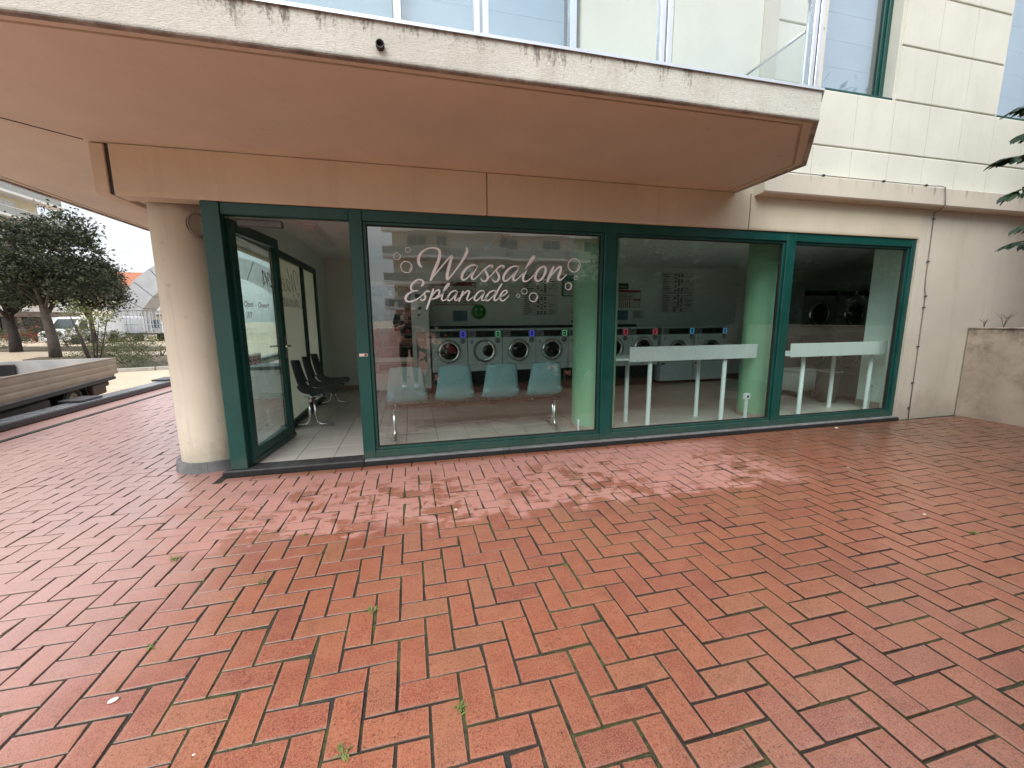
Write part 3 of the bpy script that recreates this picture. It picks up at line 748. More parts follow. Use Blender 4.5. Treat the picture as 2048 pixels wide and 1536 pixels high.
M['conc'] = basic('concrete_cover', (.3, .3, .29), .8, var=.2)

# --- shop interior shell
FZ = .05
fl = box('floor', M['grout'], -1.432, 11.5, 3.99, 7.99, -.1, FZ-.006, kind='structure')
me_t = None; cnt = 0
ts = .333
for i in range(24):
    for j in range(12):
        x0, y0 = -1.428+i*ts, 4.0+j*ts
        if me_t is None:
            me_t = MB().box(0, ts-.004, 0, ts-.004, -.004, 0, .0012).mesh('tile', M['tile'])
        link('tile', me_t, fl, (x0, y0, FZ+random.uniform(-.0004, .0004)))
box('ceiling', M['ceil'], -1.43, 11.5, 4.002, 7.99, 2.40, 2.46, kind='structure')
wb = box('wall_back', M['wallback'], -1.48, 11.5, 7.95, 8.1, FZ, 2.40, kind='structure')
box('skirting', M['skirt'], -1.43, .0, 7.935, 7.949, FZ, FZ+.09, wb)
wr = box('wall_right', M['wallgreen'], 6.32, 6.5, 4.06, 4.52, FZ, 2.40, kind='structure')
box('pier', M['wallgreen'], 6.10, 6.5, 3.99, 4.058, FZ, 2.40, wr)
box('skirting', M['skirt'], 6.306, 6.319, 4.06, 4.52, FZ, FZ+.09, wr); box('skirting', M['skirt'], 6.32, 6.5, 4.521, 4.533, FZ, FZ+.09, wr)
box('wall_side_end', M['wallback'], 11.4, 11.5, 4.0, 7.95, FZ, 2.40, kind='structure')
box('wall_front_end', M['wallback'], 6.5, 11.4, 4.002, 4.10, FZ, 2.40, kind='structure')
for k, (cx, lab) in enumerate(((2.06, 'round pale green column behind the wide lettered window'), (4.44, 'round pale green column near the right end of the folding table with socket'))):
    t = thing('interior_column', lab, 'column', (cx, 4.39, FZ), group='green columns inside the shop')
    MB().lathe([(.25, 0), (.25, 2.348), (0, 2.348)], 0, 0, 40).build('shaft', M['colgreen'], t)
    MB().lathe([(.256, .0), (.256, .055), (.25, .057)], 0, 0, 40).build('base_tiles', M['skirt'], t)

# ================================================================== THINGS IN AND ON THE SHOP
# --- vinyl lettering on the wide window (flat stickers on the outside of the glass)
LETTERS={
 'w':[('W',[(0.114,1.799,0.0052),(0.096,1.822,0.0104),(0.089,1.865,0.0112),(0.112,1.916,0.0086),(0.166,1.958,0.0056),(0.231,1.971,0.0061),(0.277,1.949,0.0097),(0.280,1.900,0.0119),(0.260,1.839,0.0119),(0.224,1.765,0.0110),(0.190,1.684,0.0075)]),
('W',[(0.190,1.684,0.0075),(0.223,1.726,0.0053),(0.292,1.805,0.0053),(0.361,1.882,0.0058),(0.392,1.904,0.0071),(0.380,1.862,0.0098),(0.356,1.785,0.0116),(0.341,1.719,0.0116),(0.346,1.693,0.0090)]),
('W',[(0.346,1.693,0.0063),(0.397,1.747,0.0054),(0.469,1.840,0.0072),(0.519,1.920,0.0109),(0.533,1.960,0.0100),(0.523,1.983,0.0036)]),
('a',[(0.620,1.819,0.0055),(0.596,1.829,0.0055),(0.557,1.819,0.0064),(0.511,1.783,0.0091),(0.480,1.731,0.0100),(0.483,1.695,0.0082),(0.513,1.698,0.0055),(0.560,1.741,0.0046),(0.605,1.801,0.0055),(0.622,1.825,0.0074),(0.598,1.780,0.0092),(0.574,1.732,0.0092),(0.571,1.703,0.0074),(0.593,1.700,0.0051),(0.629,1.729,0.0042),(0.667,1.767,0.0042)]),
('s',[(0.667,1.767,0.0042),(0.709,1.804,0.0056),(0.744,1.827,0.0065),(0.770,1.823,0.0075),(0.761,1.810,0.0047)]),
('s',[(0.709,1.804,0.0037),(0.700,1.782,0.0065),(0.718,1.748,0.0094),(0.724,1.717,0.0094),(0.707,1.689,0.0075),(0.676,1.683,0.0056),(0.656,1.704,0.0037)]),
('s',[(0.723,1.704,0.0038),(0.779,1.763,0.0042),(0.817,1.802,0.0057),(0.853,1.827,0.0066),(0.882,1.822,0.0076),(0.872,1.809,0.0048)]),
('s',[(0.817,1.802,0.0038),(0.807,1.781,0.0066),(0.826,1.747,0.0095),(0.833,1.716,0.0095),(0.816,1.687,0.0076),(0.785,1.681,0.0057),(0.765,1.703,0.0038)]),
('a',[(1.020,1.818,0.0058),(0.997,1.828,0.0058),(0.955,1.818,0.0067),(0.908,1.781,0.0096),(0.877,1.729,0.0105),(0.880,1.692,0.0086),(0.911,1.694,0.0058),(0.959,1.738,0.0048),(1.006,1.799,0.0058),(1.024,1.823,0.0077),(1.000,1.777,0.0097),(0.975,1.731,0.0097),(0.973,1.700,0.0077),(0.996,1.695,0.0053),(1.033,1.725,0.0044),(1.072,1.766,0.0044)]),
('l',[(1.072,1.766,0.0044),(1.117,1.820,0.0049),(1.156,1.874,0.0054),(1.180,1.916,0.0069),(1.170,1.923,0.0069),(1.139,1.875,0.0098),(1.097,1.794,0.0107),(1.070,1.728,0.0107),(1.074,1.693,0.0088),(1.103,1.688,0.0059),(1.150,1.720,0.0044),(1.194,1.765,0.0045)]),
('o',[(1.275,1.833,0.0070),(1.231,1.808,0.0079),(1.198,1.758,0.0109),(1.194,1.710,0.0099),(1.224,1.692,0.0070),(1.264,1.722,0.0090),(1.293,1.774,0.0100),(1.295,1.819,0.0080),(1.271,1.835,0.0060)]),
('n',[(1.379,1.830,0.0081),(1.353,1.779,0.0111),(1.316,1.691,0.0091)]),
('n',[(1.329,1.718,0.0045),(1.384,1.784,0.0061),(1.432,1.827,0.0081),(1.456,1.824,0.0102),(1.447,1.781,0.0112),(1.427,1.732,0.0102),(1.437,1.706,0.0082),(1.471,1.718,0.0056),(1.514,1.758,0.0036)]),
],
 'e':[('E',[(0.107,1.631,0.0061),(0.126,1.657,0.0079),(0.113,1.683,0.0061),(0.075,1.686,0.0056),(0.032,1.654,0.0073),(0.011,1.614,0.0078),(0.027,1.590,0.0052),(0.071,1.589,0.0039)]),
('E',[(0.034,1.587,0.0039),(-0.010,1.562,0.0073),(-0.038,1.525,0.0086),(-0.029,1.496,0.0073),(0.008,1.492,0.0056),(0.061,1.512,0.0044),(0.106,1.544,0.0039),(0.138,1.570,0.0039)]),
('s',[(0.178,1.581,0.0053),(0.160,1.586,0.0053),(0.131,1.572,0.0039),(0.129,1.558,0.0061),(0.138,1.532,0.0070),(0.127,1.509,0.0057),(0.105,1.503,0.0044),(0.090,1.514,0.0031)]),
('p',[(0.215,1.606,0.0062),(0.191,1.546,0.0075),(0.164,1.471,0.0075),(0.146,1.424,0.0044)]),
('p',[(0.174,1.504,0.0035),(0.208,1.555,0.0044),(0.246,1.594,0.0058),(0.268,1.589,0.0071),(0.257,1.550,0.0071),(0.222,1.520,0.0053),(0.192,1.516,0.0040)]),
('p',[(0.222,1.520,0.0036),(0.251,1.527,0.0036),(0.288,1.559,0.0036)]),
('l',[(0.288,1.559,0.0036),(0.330,1.609,0.0040),(0.359,1.650,0.0049),(0.348,1.655,0.0049),(0.318,1.611,0.0067),(0.291,1.545,0.0072),(0.288,1.511,0.0063),(0.309,1.503,0.0045),(0.350,1.533,0.0036)]),
('a',[(0.433,1.582,0.0041),(0.413,1.592,0.0045),(0.380,1.581,0.0059),(0.352,1.549,0.0072),(0.340,1.515,0.0068),(0.358,1.501,0.0050),(0.395,1.532,0.0036),(0.431,1.580,0.0055),(0.412,1.537,0.0068),(0.407,1.510,0.0055),(0.425,1.507,0.0041),(0.463,1.541,0.0032)]),
('n',[(0.488,1.588,0.0060),(0.466,1.543,0.0073),(0.445,1.496,0.0059)]),
('n',[(0.453,1.518,0.0032),(0.496,1.566,0.0046),(0.530,1.592,0.0060),(0.545,1.581,0.0074),(0.529,1.541,0.0069),(0.521,1.514,0.0055),(0.537,1.505,0.0042),(0.579,1.535,0.0032)]),
('a',[(0.690,1.582,0.0042),(0.669,1.595,0.0047),(0.634,1.584,0.0061),(0.605,1.551,0.0074),(0.591,1.517,0.0070),(0.610,1.502,0.0051),(0.647,1.531,0.0037),(0.688,1.582,0.0056),(0.668,1.539,0.0070),(0.662,1.511,0.0056),(0.683,1.508,0.0042),(0.719,1.541,0.0033)]),
('d',[(0.805,1.587,0.0043),(0.782,1.596,0.0047),(0.746,1.585,0.0061),(0.715,1.552,0.0075),(0.700,1.517,0.0071),(0.718,1.501,0.0052),(0.759,1.532,0.0038),(0.803,1.582,0.0043)]),
('d',[(0.859,1.661,0.0057),(0.832,1.622,0.0071),(0.795,1.554,0.0076),(0.781,1.518,0.0067),(0.798,1.505,0.0048),(0.835,1.534,0.0033)]),
('e',[(0.835,1.534,0.0033),(0.881,1.557,0.0043),(0.910,1.584,0.0053),(0.899,1.601,0.0053),(0.868,1.588,0.0067),(0.843,1.549,0.0077),(0.844,1.514,0.0067),(0.869,1.501,0.0048),(0.904,1.526,0.0034),(0.931,1.557,0.0024)]),
],
}
BUBBLES=[(0.001,1.943,0.0229,0.0021),(-0.096,1.887,0.0294,0.0025),(-0.019,1.796,0.0494,0.0034),(1.593,1.850,0.0641,0.0046),(1.612,1.728,0.0177,0.0021),(1.537,1.646,0.0341,0.0031),(1.082,1.593,0.0275,0.0025),(1.019,1.551,0.0166,0.0020),(1.174,1.537,0.0418,0.0035),]
def catmull(P, sub=7):
    P = [Vector(p) for p in P]; o = []
    for i in range(len(P)-1):
        p0, p1, p2, p3 = P[max(i-1, 0)], P[i], P[i+1], P[min(i+2, len(P)-1)]
        for k in range(sub):
            t = k/sub
            o.append(.5*((2*p1)+(p2-p0)*t+(2*p0-5*p1+4*p2-p3)*t*t+(3*p1-p0-3*p2+p3)*t**3))
    o.append(P[-1]); return o
def stroke(mb, pts, x0, z0, y, th, fl=1.0):
    C = catmull(pts); n_ = len(C); Lf = []; Rt = []
    for i, p in enumerate(C):
        a, b = C[max(i-1, 0)], C[min(i+1, n_-1)]
        d = Vector((b.x-a.x, b.y-a.y)); d = d.normalized() if d.length > 1e-7 else Vector((1, 0))
        nx, nz_ = -d.y, d.x; w = max(p.z*1.16, .0017)
        Lf.append(((p.x-x0+nx*w)*fl, p.y-z0+nz_*w)); Rt.append(((p.x-x0-nx*w)*fl, p.y-z0-nz_*w))
    # round ends
    V = []
    for q in Lf+Rt: V.append((q[0], y, q[1]))
    mb.add(V, [(i, i+1, n_+i+1, n_+i) for i in range(n_-1)])
    for e in (0, n_-1):
        p = C[e]; w = max(p.z, .0015)
        mb.add([((p.x-x0+w*math.cos(2*math.pi*k/12))*fl, y-.00002, p.y-z0+w*math.sin(2*math.pi*k/12)) for k in range(12)], [tuple(range(12))])
def solid(o, t=.0006):
    m_ = o.modifiers.new('thickness', 'SOLIDIFY'); m_.thickness = t; m_.offset = 0
    return o
def ring_mb(mb, cx, cz, r, w, y, n_=40, a0=0, a1=2*math.pi, fl=1.0):
    V = []; k_ = n_+1
    for i in range(k_):
        a = a0+(a1-a0)*i/n_
        V += [((cx+(r-w)*math.cos(a))*fl, y, cz+(r-w)*math.sin(a)), ((cx+(r+w)*math.cos(a))*fl, y, cz+(r+w)*math.sin(a))]
    mb.add(V, [(2*i, 2*i+1, 2*i+3, 2*i+2) for i in range(n_)])
def lettering(name, label, key, loc, rz, mat, ref, fl=1.0):
    t = thing(name, label, 'lettering', loc, rz)
    lst = LETTERS[key]; i = 0
    # join the strokes of one letter
    groups = []; 
    for c, pts in lst:
        new = True
        if groups and groups[-1][0] == c and min((Vector(pts[0][:2])-Vector(q[:2])).length for p_ in groups[-1][1] for q in p_) < .045 and not (c == 's' and len(groups[-1][1]) >= 2): new = False
        if new: groups.append([c, [pts]])
        else: groups[-1][1].append(pts)
    for c, strokes in groups:
        mb = MB()
        for j, s_ in enumerate(strokes): stroke(mb, s_, ref[0], ref[1], -.00004*j, 0, fl)
        o = mb.build('letter', mat, t)
    return t
lettering('window_lettering', 'large white script word Wassalon stuck on the wide window', 'w', (.8, 3.9015, 1.6), 0, M['vinyl'], (.8, 1.6))
lettering('window_lettering', 'smaller white script word Esplanade below it on the wide window', 'e', (.45, 3.9015, 1.45), 0, M['vinyl'], (.45, 1.45))
bl = ['small ring bubble at the top left of the window lettering', 'leftmost ring bubble beside the window lettering', 'bigger shaded bubble left of the letter W', 'largest bubble after the last letter of Wassalon', 'tiny bubble under the largest bubble', 'shaded bubble lowest at the right edge of the lettering', 'middle bubble after the word Esplanade', 'tiny bubble right after the word Esplanade', 'shaded larger bubble furthest after the word Esplanade']
for (cx, cz, r, w), lb in zip(BUBBLES, bl):
    mb = MB(); ring_mb(mb, 0, 0, r, w, 0)
    if r > .033: ring_mb(mb, 0, 0, r*.74, w*.8, -.00003, 12, -1.0, .2)
    o = mb.build('bubble_sticker', M['vinyl'], None, (cx, 3.9014, cz)); tag(o, lb, 'sticker', 'bubble stickers round the lettering')
lettering('side_lettering', 'grey mirror-written word Wassalon on the side glass seen from indoors', 'w', (-1.4603, 5.45, 1.6), R(-90), M['vinylgrey'], (.8, 1.6))
lettering('side_lettering', 'grey mirror-written word Esplanade on the side glass seen from indoors', 'e', (-1.4603, 5.80, 1.45), R(-90), M['vinylgrey'], (.45, 1.45))

# --- washing machines
LIT = {'blue': emit('blue_slot_light', (.12, .12, 1.0), .45), 'green': emit('green_slot_light', (.25, .9, .45), .22), 'red': emit('red_slot_light', (1.0, .12, .18), .25), 'cyan': emit('cyan_slot_light', (.12, .5, .9), .3)}
wl = {9: 'silver washing machine marked 9 with red laundry inside, next to the vending machine', 8: 'silver washing machine marked 8 with its round door ajar', 7: 'silver washing machine between machines 8 and 6 with blue lit slot', 6: 'silver washing machine marked 6 with green lit slot', 5: 'silver washing machine mostly hidden behind the left green column', 4: 'silver washing machine just right of the left green column with red lit slot', 3: 'silver washing machine marked 3 above the left end of the folding table', 2: 'larger floor-standing silver washing machine marked 2', 1: 'larger silver washing machine marked 1 at the right end of the row'}
def washer(no, x0, x1, big, light, show, ajar=0):
    W_ = x1-x0; cx = (x0+x1)/2
    t = thing('washing_machine', wl[no], 'washing machine', (cx, 7.0, FZ), group='washing machines along the back wall')
    h = W_/2-.006; zt = 1.09; zb = .06 if big else .39
    P = lambda nm, mt, a, b, y0, y1, z0, z1, c=.004: MB().box(a, b, y0, y1, z0, z1, c).build(nm, mt, t)
    P('cabinet', M['appl'], -h, h, 0, .78, zb, zt-.12); P('top_cover', M['appl_grey'], -h, h, .0, .78, zt-.119, zt)
    P('top_trim', M['appl'], -h, h, -.008, .78, zt+.001, zt+.018)
    P('plinth', M['black'], -h+.01, h-.01, .05, .75, .0, zb-.002)
    P('brand_plate', M['appl_grey'], -h+.012, -h+.13, -.010, -.001, zt-.113, zt-.006)
    P('control_panel', M['black'], -h+.14, h-.14, -.012, -.001, zt-.108, zt-.010)
    for k in range(2): P('brand_lettering', M['ink'], -h+.03, -h+.11-.03*k, -.0115, -.0105, zt-.046-.03*k, zt-.034-.03*k, 0)
    sl_ = P('token_slot', M['ink'], h-.115, h-.03, -.013, -.001, zt-.113, zt-.006)
    fr = MB()
    for a, b, c0, c1 in ((h-.112, h-.102, zt-.108, zt-.012), (h-.045, h-.035, zt-.108, zt-.012), (h-.102, h-.045, zt-.108, zt-.099), (h-.102, h-.045, zt-.021, zt-.012)): fr.box(a, b, -.017, -.0135, c0, c1)
    fr.box(h-.082, h-.066, -.017, -.0135, zt-.066, zt-.054)
    fr.build('lit_slot_frame', LIT[light], sl_)
    dz = zt-.175
    MB().lathe([(.0, -.022), (.036, -.020), (.046, -.012), (.048, -.001)], h-.075, dz, 24, ax=1).build('soap_dial', M['appl_grey'], t)
    zc = .74 if not big else .66
    r = .19
    ring = MB().lathe([(r+.012, -.001), (r+.012, -.02), (r-.005, -.045), (r-.045, -.05), (r-.06, -.03), (r-.062, -.012)], 0, 0, 40, ax=1).build('door_ring', M['chrome'], t, (-.01, 0, zc))
    dg = MB().lathe([(r-.06, -.028), (r-.10, -.045), (.05, -.058), (.0, -.06)], 0, 0, 32, ax=1).build('door_glass', M['darkglass'], ring)
    MB().box(-r-.02, -r+.07, -.066, -.045, -.012, .012, .004).build('door_handle', M['chrome'], ring)
    if ajar:
        MB().lathe([(r+.01, -.002), (r+.01, -.012), (r-.03, -.014), (r-.03, -.004)], -.012, zc, 40, ax=1).build('porthole_rim', M['appl_grey'], t)
        ring.location = (r+.0, -.0, zc); ring.rotation_euler = (0, 0, R(ajar))
        for ch in ring.children: ch.location.x = -r
        ring.data.transform(Matrix.Translation((-r, 0, 0)))
    if show == 9:
        MB().lathe([(.0, -.0645), (.045, -.062), (.07, -.056)], .03, .03, 14, ax=1).build('red_laundry', M['red'], ring)
    P('panel_seam', M['black'], -h+.002, h-.002, -.0015, .002, .495 if not big else .44, .499 if not big else .444, 0)
    if show: text_mesh('machine_number', str(show), .085, M['ink'], t, (-h+.045, -.0015, zt-.225))
    if big: P('service_label', M['ink'], -h+.02, -h+.10, -.003, -.0012, .38, .41, 0)
    return t
E5 = [.318, .930, 1.540, 2.155, 2.770, 3.385, 3.990, 4.615]
for no, k, lt, ajar in ((9, 0, 'blue', 0), (8, 1, 'green', -14), (7, 2, 'blue', 0), (6, 3, 'green', 0), (5, 4, 'green', 0), (4, 5, 'red', 0), (3, 6, 'red', 0)):
    washer(no, E5[k], E5[k+1], False, lt, no if no != 7 else 0, ajar)
washer(2, 4.69, 5.43, True, 'cyan', 2); washer(1, 5.44, 6.19, True, 'cyan', 1)
for k, (x0, lb) in enumerate(((8.0, 'dim dark grey tumble dryer at the back seen through the right window'), (8.95, 'dim dark grey tumble dryer furthest right at the back'))):
    t = thing('tumble_dryer', lb, 'dryer', (x0, 7.0, FZ), group='tumble dryers in the dark corner')
    for q in range(2):
        P = lambda nm, mt, a, b, y0, y1, z0, z1, c=.005: MB().box(a, b, y0, y1, z0+q*.93, z1+q*.93, c).build(nm, mt, t)
        P('cabinet', M['appl_grey'], 0, .9, 0, .8, .0, .92); P('control_panel', M['black'], .03, .87, -.012, -.001, .80, .90)
        MB().lathe([(.27, -.001), (.27, -.03), (.22, -.045), (.21, -.03)], .45, .42+q*.93, 36, ax=1).build('door_ring', M['chrome'], t)
        MB().lathe([(.215, -.03), (.1, -.045), (0, -.048)], .45, .42+q*.93, 28, ax=1).build('door_glass', M['darkglass'], t)
# black backing shelf over the washers
s_ = box('wall_shelf', M['black'], .35, 4.62, 7.80, 7.94, 1.16, 1.21, None, .004); tag(s_, 'long narrow black shelf on the wall just above the washing machines', 'shelf')

# --- vending machine
t = thing('vending_machine', 'pale grey snack vending machine with dark glass front beside machine 9', 'vending machine', (-.69, 7.03, FZ))
P = lambda nm, mt, a, b, y0, y1, z0, z1, c=.006: MB().box(a, b, y0, y1, z0, z1, c).build(nm, mt, t)
P('foot', M['black'], .04, .10, .05, .7, 0, .11); P('foot', M['black'], .88, .94, .05, .7, 0, .11)
P('cabinet', M['white'], 0, .985, .06, .78, .11, 1.90); P('front_frame', M['white'], 0, .09, 0, .059, .12, 1.89); P('front_frame', M['white'], .70, .985, 0, .059, .12, 1.89)
P('front_frame', M['white'], .09, .70, 0, .059, 1.82, 1.89); P('front_frame', M['white'], .09, .70, 0, .059, .12, .40); P('front_frame', M['white'], .09, .70, 0, .059, .59, .66)
P('cavity', M['black'], .09, .70, .050, .0595, .66, 1.82); P('display_glass', M['darkglass'], .095, .695, .020, .026, .665, 1.815)
P('delivery_flap', M['appl_grey'], .10, .69, .015, .04, .405, .585); P('flap_slot', M['black'], .15, .64, .008, .0145, .45, .55)
for zz in (.84, 1.05, 1.27, 1.48, 1.66):
    P('shelf_rail', M['appl_grey'], .10, .69, .012, .0195, zz-.012, zz)
    for q in range(7):
        if random.random() < .75:
            g_ = random.choice(['red', 'bluep', 'paper', 'teal', 'ink'])
            P('snack_pack', M[g_], .11+.082*q, .17+.082*q, .006, .0115, zz+.002, zz+random.uniform(.06, .11))
P('screen', M['bluescreen'], .77, .86, -.006, -.001, 1.60, 1.70); P('display_strip', M['black'], .77, .87, -.006, -.001, 1.45, 1.49)
MB().lathe([(.018, -.001), (.018, -.015), (0, -.016)], .82, 1.36, 16, ax=1).build('lock', M['black'], t)
P('payment_panel', M['appl_grey'], .765, .93, -.008, -.001, .45, 1.08); P('payment_label', M['paper'], .79, .89, -.0095, -.0085, .93, .965)

# --- notices on the back wall
YW = 7.949
def notice(name, label, cat, x0, x1, z0, z1, base, build, group='notices on the back wall'):
    t = thing(name, label, cat, (x0, YW, z0), group=group)
    MB().box(0, x1-x0, -.012, -.0005, 0, z1-z0).build('sheet', base, t)
    W_, H_ = x1-x0, z1-z0
    def Q(nm, mt, a, b, c0, c1): return MB().box(a*W_, b*W_, -.0145, -.0123, c0*H_, c1*H_).build(nm, mt, t)
    build(Q); return t
def price(Q):
    Q('red_header', M['red'], 0, 1, .84, 1); Q('red_border', M['red'], 0, .012, 0, .84); Q('red_border', M['red'], .988, 1, 0, .84); Q('red_border', M['red'], 0, 1, 0, .03); Q('red_rule', M['red'], .012, .988, .45, .48)
    for r_ in range(5):
        for c_ in range(6):
            if random.random() < .8: Q('print_line', M['ink'], .05+.155*c_, .05+.155*c_+random.uniform(.06, .13), .12+.13*r_, .145+.13*r_)
notice('price_board', 'wide price board with dark red border above machine 9', 'notice', .45, 1.235, 1.60, 2.03, M['paper'], price)
def price2(Q):
    Q('red_header', M['red'], 0, 1, .86, 1); Q('red_rule', M['red'], 0, 1, .46, .49); Q('red_border', M['red'], .985, 1, 0, .86); Q('red_border', M['red'], 0, 1, 0, .02)
    for k in range(6): Q('red_column', M['red'], .10+.085*k, .125+.085*k, .02, .46)
    Q('red_block', M['red'], .7, .98, .40, .46)
    for k in range(8): Q('print_line', M['ink'], .05, .3+.5*random.random(), .53+.037*k, .545+.037*k)
notice('price_board', 'price list with dark red columns above machine 3', 'notice', 4.22, 4.76, 1.56, 1.92, M['paper'], price2)
b_ = box('notice_plate', M['ink'], 4.25, 4.47, YW-.012, YW-.0005, 1.935, 2.06); tag(b_, 'black plate above the red column price list', 'notice', 'notices on the back wall')
def dots(Q):
    Q('dark_rule', M['teal'], 0, 1, .485, .50)
    for r_ in range(22):
        if 10 <= r_ <= 11: continue
        for c_ in range(3):
            if random.random() < .62: Q('programme_dot', M['ink'], .40+.10*c_, .46+.10*c_, .03+.043*r_, .06+.043*r_)
        Q('print_line', M['ink'], .05, .15+.15*random.random(), .035+.043*r_, .05+.043*r_)
        if random.random() < .6: Q('print_line', M['ink'], .75, .8+.15*random.random(), .035+.043*r_, .05+.043*r_)
notice('programme_chart', 'tall programme chart of black dots above machine 6', 'notice', 2.17, 2.90, 1.40, 2.22, M['paper'], dots)
notice('programme_chart', 'programme chart with a dark rule through its middle above machine 1', 'notice', 5.25, 6.05, 1.45, 2.30, M['paper'], dots)
def tl(Q):
    Q('teal_band', M['teal'], 0, 1, .72, 1); Q('teal_border', M['teal'], 0, .14, 0, .72); Q('teal_border', M['teal'], .93, 1, 0, .72); Q('teal_border', M['teal'], .14, .93, 0, .05)
    for k in range(4): Q('print_line', M['ink'], .2, .3+.5*random.random(), .15+.12*k, .18+.12*k)
notice('teal_poster', 'teal bordered poster on the back wall left of the green column', 'poster', 2.98, 3.30, 1.78, 2.20, M['paper'], tl)
def sheet(Q):
    for k in range(9): Q('print_line', M['ink'], .08, .5+.4*random.random(), .08+.1*k, .11+.1*k)
notice('paper_notice', 'pale blue printed sheet left of the green round sign', 'notice', .78, 1.06, 1.30, 1.50, M['bluep'], sheet)
notice('paper_notice', 'blue printed sheet under the red column price list', 'notice', 4.20, 4.48, 1.30, 1.50, M['bluep'], sheet)
notice('paper_notice', 'small white sheet beside the blue sheet under the price list', 'notice', 4.58, 4.86, 1.32, 1.50, M['paper'], sheet)
notice('paper_notice', 'small framed white sheet under the teal poster', 'notice', 3.26, 3.40, 1.60, 1.72, M['paper'], sheet)
def act(Q):
    for k in range(14):
        a, b = random.random()*.8, random.random()*.85
        Q('black_scrawl', M['ink'], a, a+.05+.15*random.random(), b, b+.04+.08*random.random())
notice('action_poster', 'white poster with black graffiti style scrawl beside the left green column', 'poster', 3.20, 3.47, 1.25, 1.58, M['paper'], act)
t = thing('round_sign', 'round green smiling sign on the back wall above machine 8', 'sign', (1.285, YW, 1.475))
MB().lathe([(0, -.014), (.135, -.014), (.142, -.008), (.142, -.0005)], 0, 0, 36, ax=1).build('disc', M['signgreen'], t)
for a, b in ((-.05, .045), (.05, .045)): MB().disc(a, b, .02, -.0146, 16).build('eye', M['signdot'], t)
mb = MB(); ring_mb(mb, 0, .01, .075, .008, -.0147, 20, R(205), R(335)); mb.build('smile', M['signdot'], t)

# --- rows of shell chairs on a beam
def shell_mesh(mat):
    prof = [(-.125, .410, .125), (-.121, .397, .152), (-.112, .36, .168), (-.10, .29, .176), (-.075, .18, .190), (-.045, .09, .204), (-.005, .03, .21), (.06, .005, .21), (.16, .0, .212), (.27, .008, .21), (.325, .0, .20), (.345, -.02, .185)]
    # (y, z above seat, half width)
    pr = catmull([(a, b, c) for a, b, c in prof], 3); V = []; F = []; nu = 10
    for k, p in enumerate(pr):
        fr = k/(len(pr)-1)
        for u in range(nu+1):
            s_ = -1+2*u/nu; x = p.z*s_
            curl = .030*abs(s_)**3
            if fr < .45: V.append((x, p.x+curl*1.2, p.y-(.05*abs(s_)**4 if k < 3 else 0)))
            else: V.append((x, p.x, p.y+curl*.8))
    for k in range(len(pr)-1):
        for u in range(nu): F.append((k*(nu+1)+u, k*(nu+1)+u+1, (k+1)*(nu+1)+u+1, (k+1)*(nu+1)+u))
    mb = MB().add(V, F, True); return mb.mesh('seat_shell', mat)
def bench(label, loc, rz, centres, mat, legs, barmat):
    t = thing('beam_seating', label, 'seating', loc, rz, 'beam seating rows')
    me = shell_mesh(mat)
    for c in centres:
        o = link('seat_shell', me, t, (c, 0, .395)); m_ = o.modifiers.new('thickness', 'SOLIDIFY'); m_.thickness = .007
        for s_ in (-.13, .13): MB().tube([(c+s_, .0, .372), (c+s_, .24, .372)], .008, 6).build('seat_bracket', M['chrome'], t)
    MB().box(centres[0]-.24, centres[-1]+.24, .06, .11, .325, .365, .004).build('beam', barmat, t)
    for x in legs:
        for s_ in (-1, 1):
            b = .085
            path = [(x, b+s_*.03, .33), (x, b+s_*.03, .13), (x, b+s_*.045, .06), (x, b+s_*.085, .027), (x, b+s_*.23, .016)]
            MB().tube(path, .016, 10).build('leg', M['chrome'], t)
            MB().lathe([(.012, 0), (.012, .012), (0, .012)], x, b+s_*.215, 10).build('foot_pad', M['black'], t)
        MB().tube([(x, .055, .17), (x, .115, .17)], .010, 8).build('leg_tie', M['brownbar'], t)
    return t
bench('row of four teal grey shell seats with backs to the wide window', (0, 4.40, FZ), 0, (-.07, .43, .94, 1.45), M['seat'], (-.22, 1.60), M['brownbar'])
bench('row of three dark shell seats along the left side glass', (-1.29, 5.95, FZ), R(-90), (-.45, .05, .55), M['seatdark'], (-.70, .68), M['chrome'])

# --- folding tables with upright front board
def table(label, x0, x1, yf, shelf0, legs):
    t = thing('folding_table', label, 'table', ((x0+x1)/2, yf, FZ), group='white laundry folding tables'); cx = (x0+x1)/2
    MB().box(x0-cx, x1-cx, 0, .018, .785, .955, .002).build('front_board', M['white'], t)
    MB().box(shelf0-cx, x1-cx, .0185, .44, .80, .825, .002).build('table_top', M['white'], t)
    for k in range(5): MB().disc((x0-cx)+.1+(x1-x0-.2)*k/4, .802 if k != 1 else .93, .006, -.0008, 10).build('screw', M['appl_grey'], t)
    for lx, ly in legs: MB().lathe([(.03, 0), (.026, .02), (.025, .799), (0, .799)], lx-cx, ly-yf, 16).build('leg', M['white'], t)
    return t
table('white folding table on round legs between the two green columns', 2.40, 4.14, 4.17, 2.24, ((2.56, 4.50), (2.70, 4.23), (3.59, 4.52), (3.73, 4.23)))
table('white folding table on round legs in the right-hand window', 4.58, 6.24, 4.10, 4.45, ((4.95, 4.24), (5.79, 4.50), (6.08, 4.22)))
def socket(label, x, y):
    t = thing('floor_socket', label, 'socket', (x, y, FZ), group='floor sockets')
    MB().box(-.018, .018, -.012, .012, 0, .285, .003).build('trunking', M['white'], t); MB().box(-.04, .04, -.022, .022, .286, .36, .006).build('socket_box', M['white'], t)
    MB().disc(0, .323, .016, -.0235, 14).build('socket_hole', M['black'], t)
socket('white socket post in front of the right green column', 3.97, 4.10); socket('white socket post beside the right-hand wall inside', 6.21, 4.28)
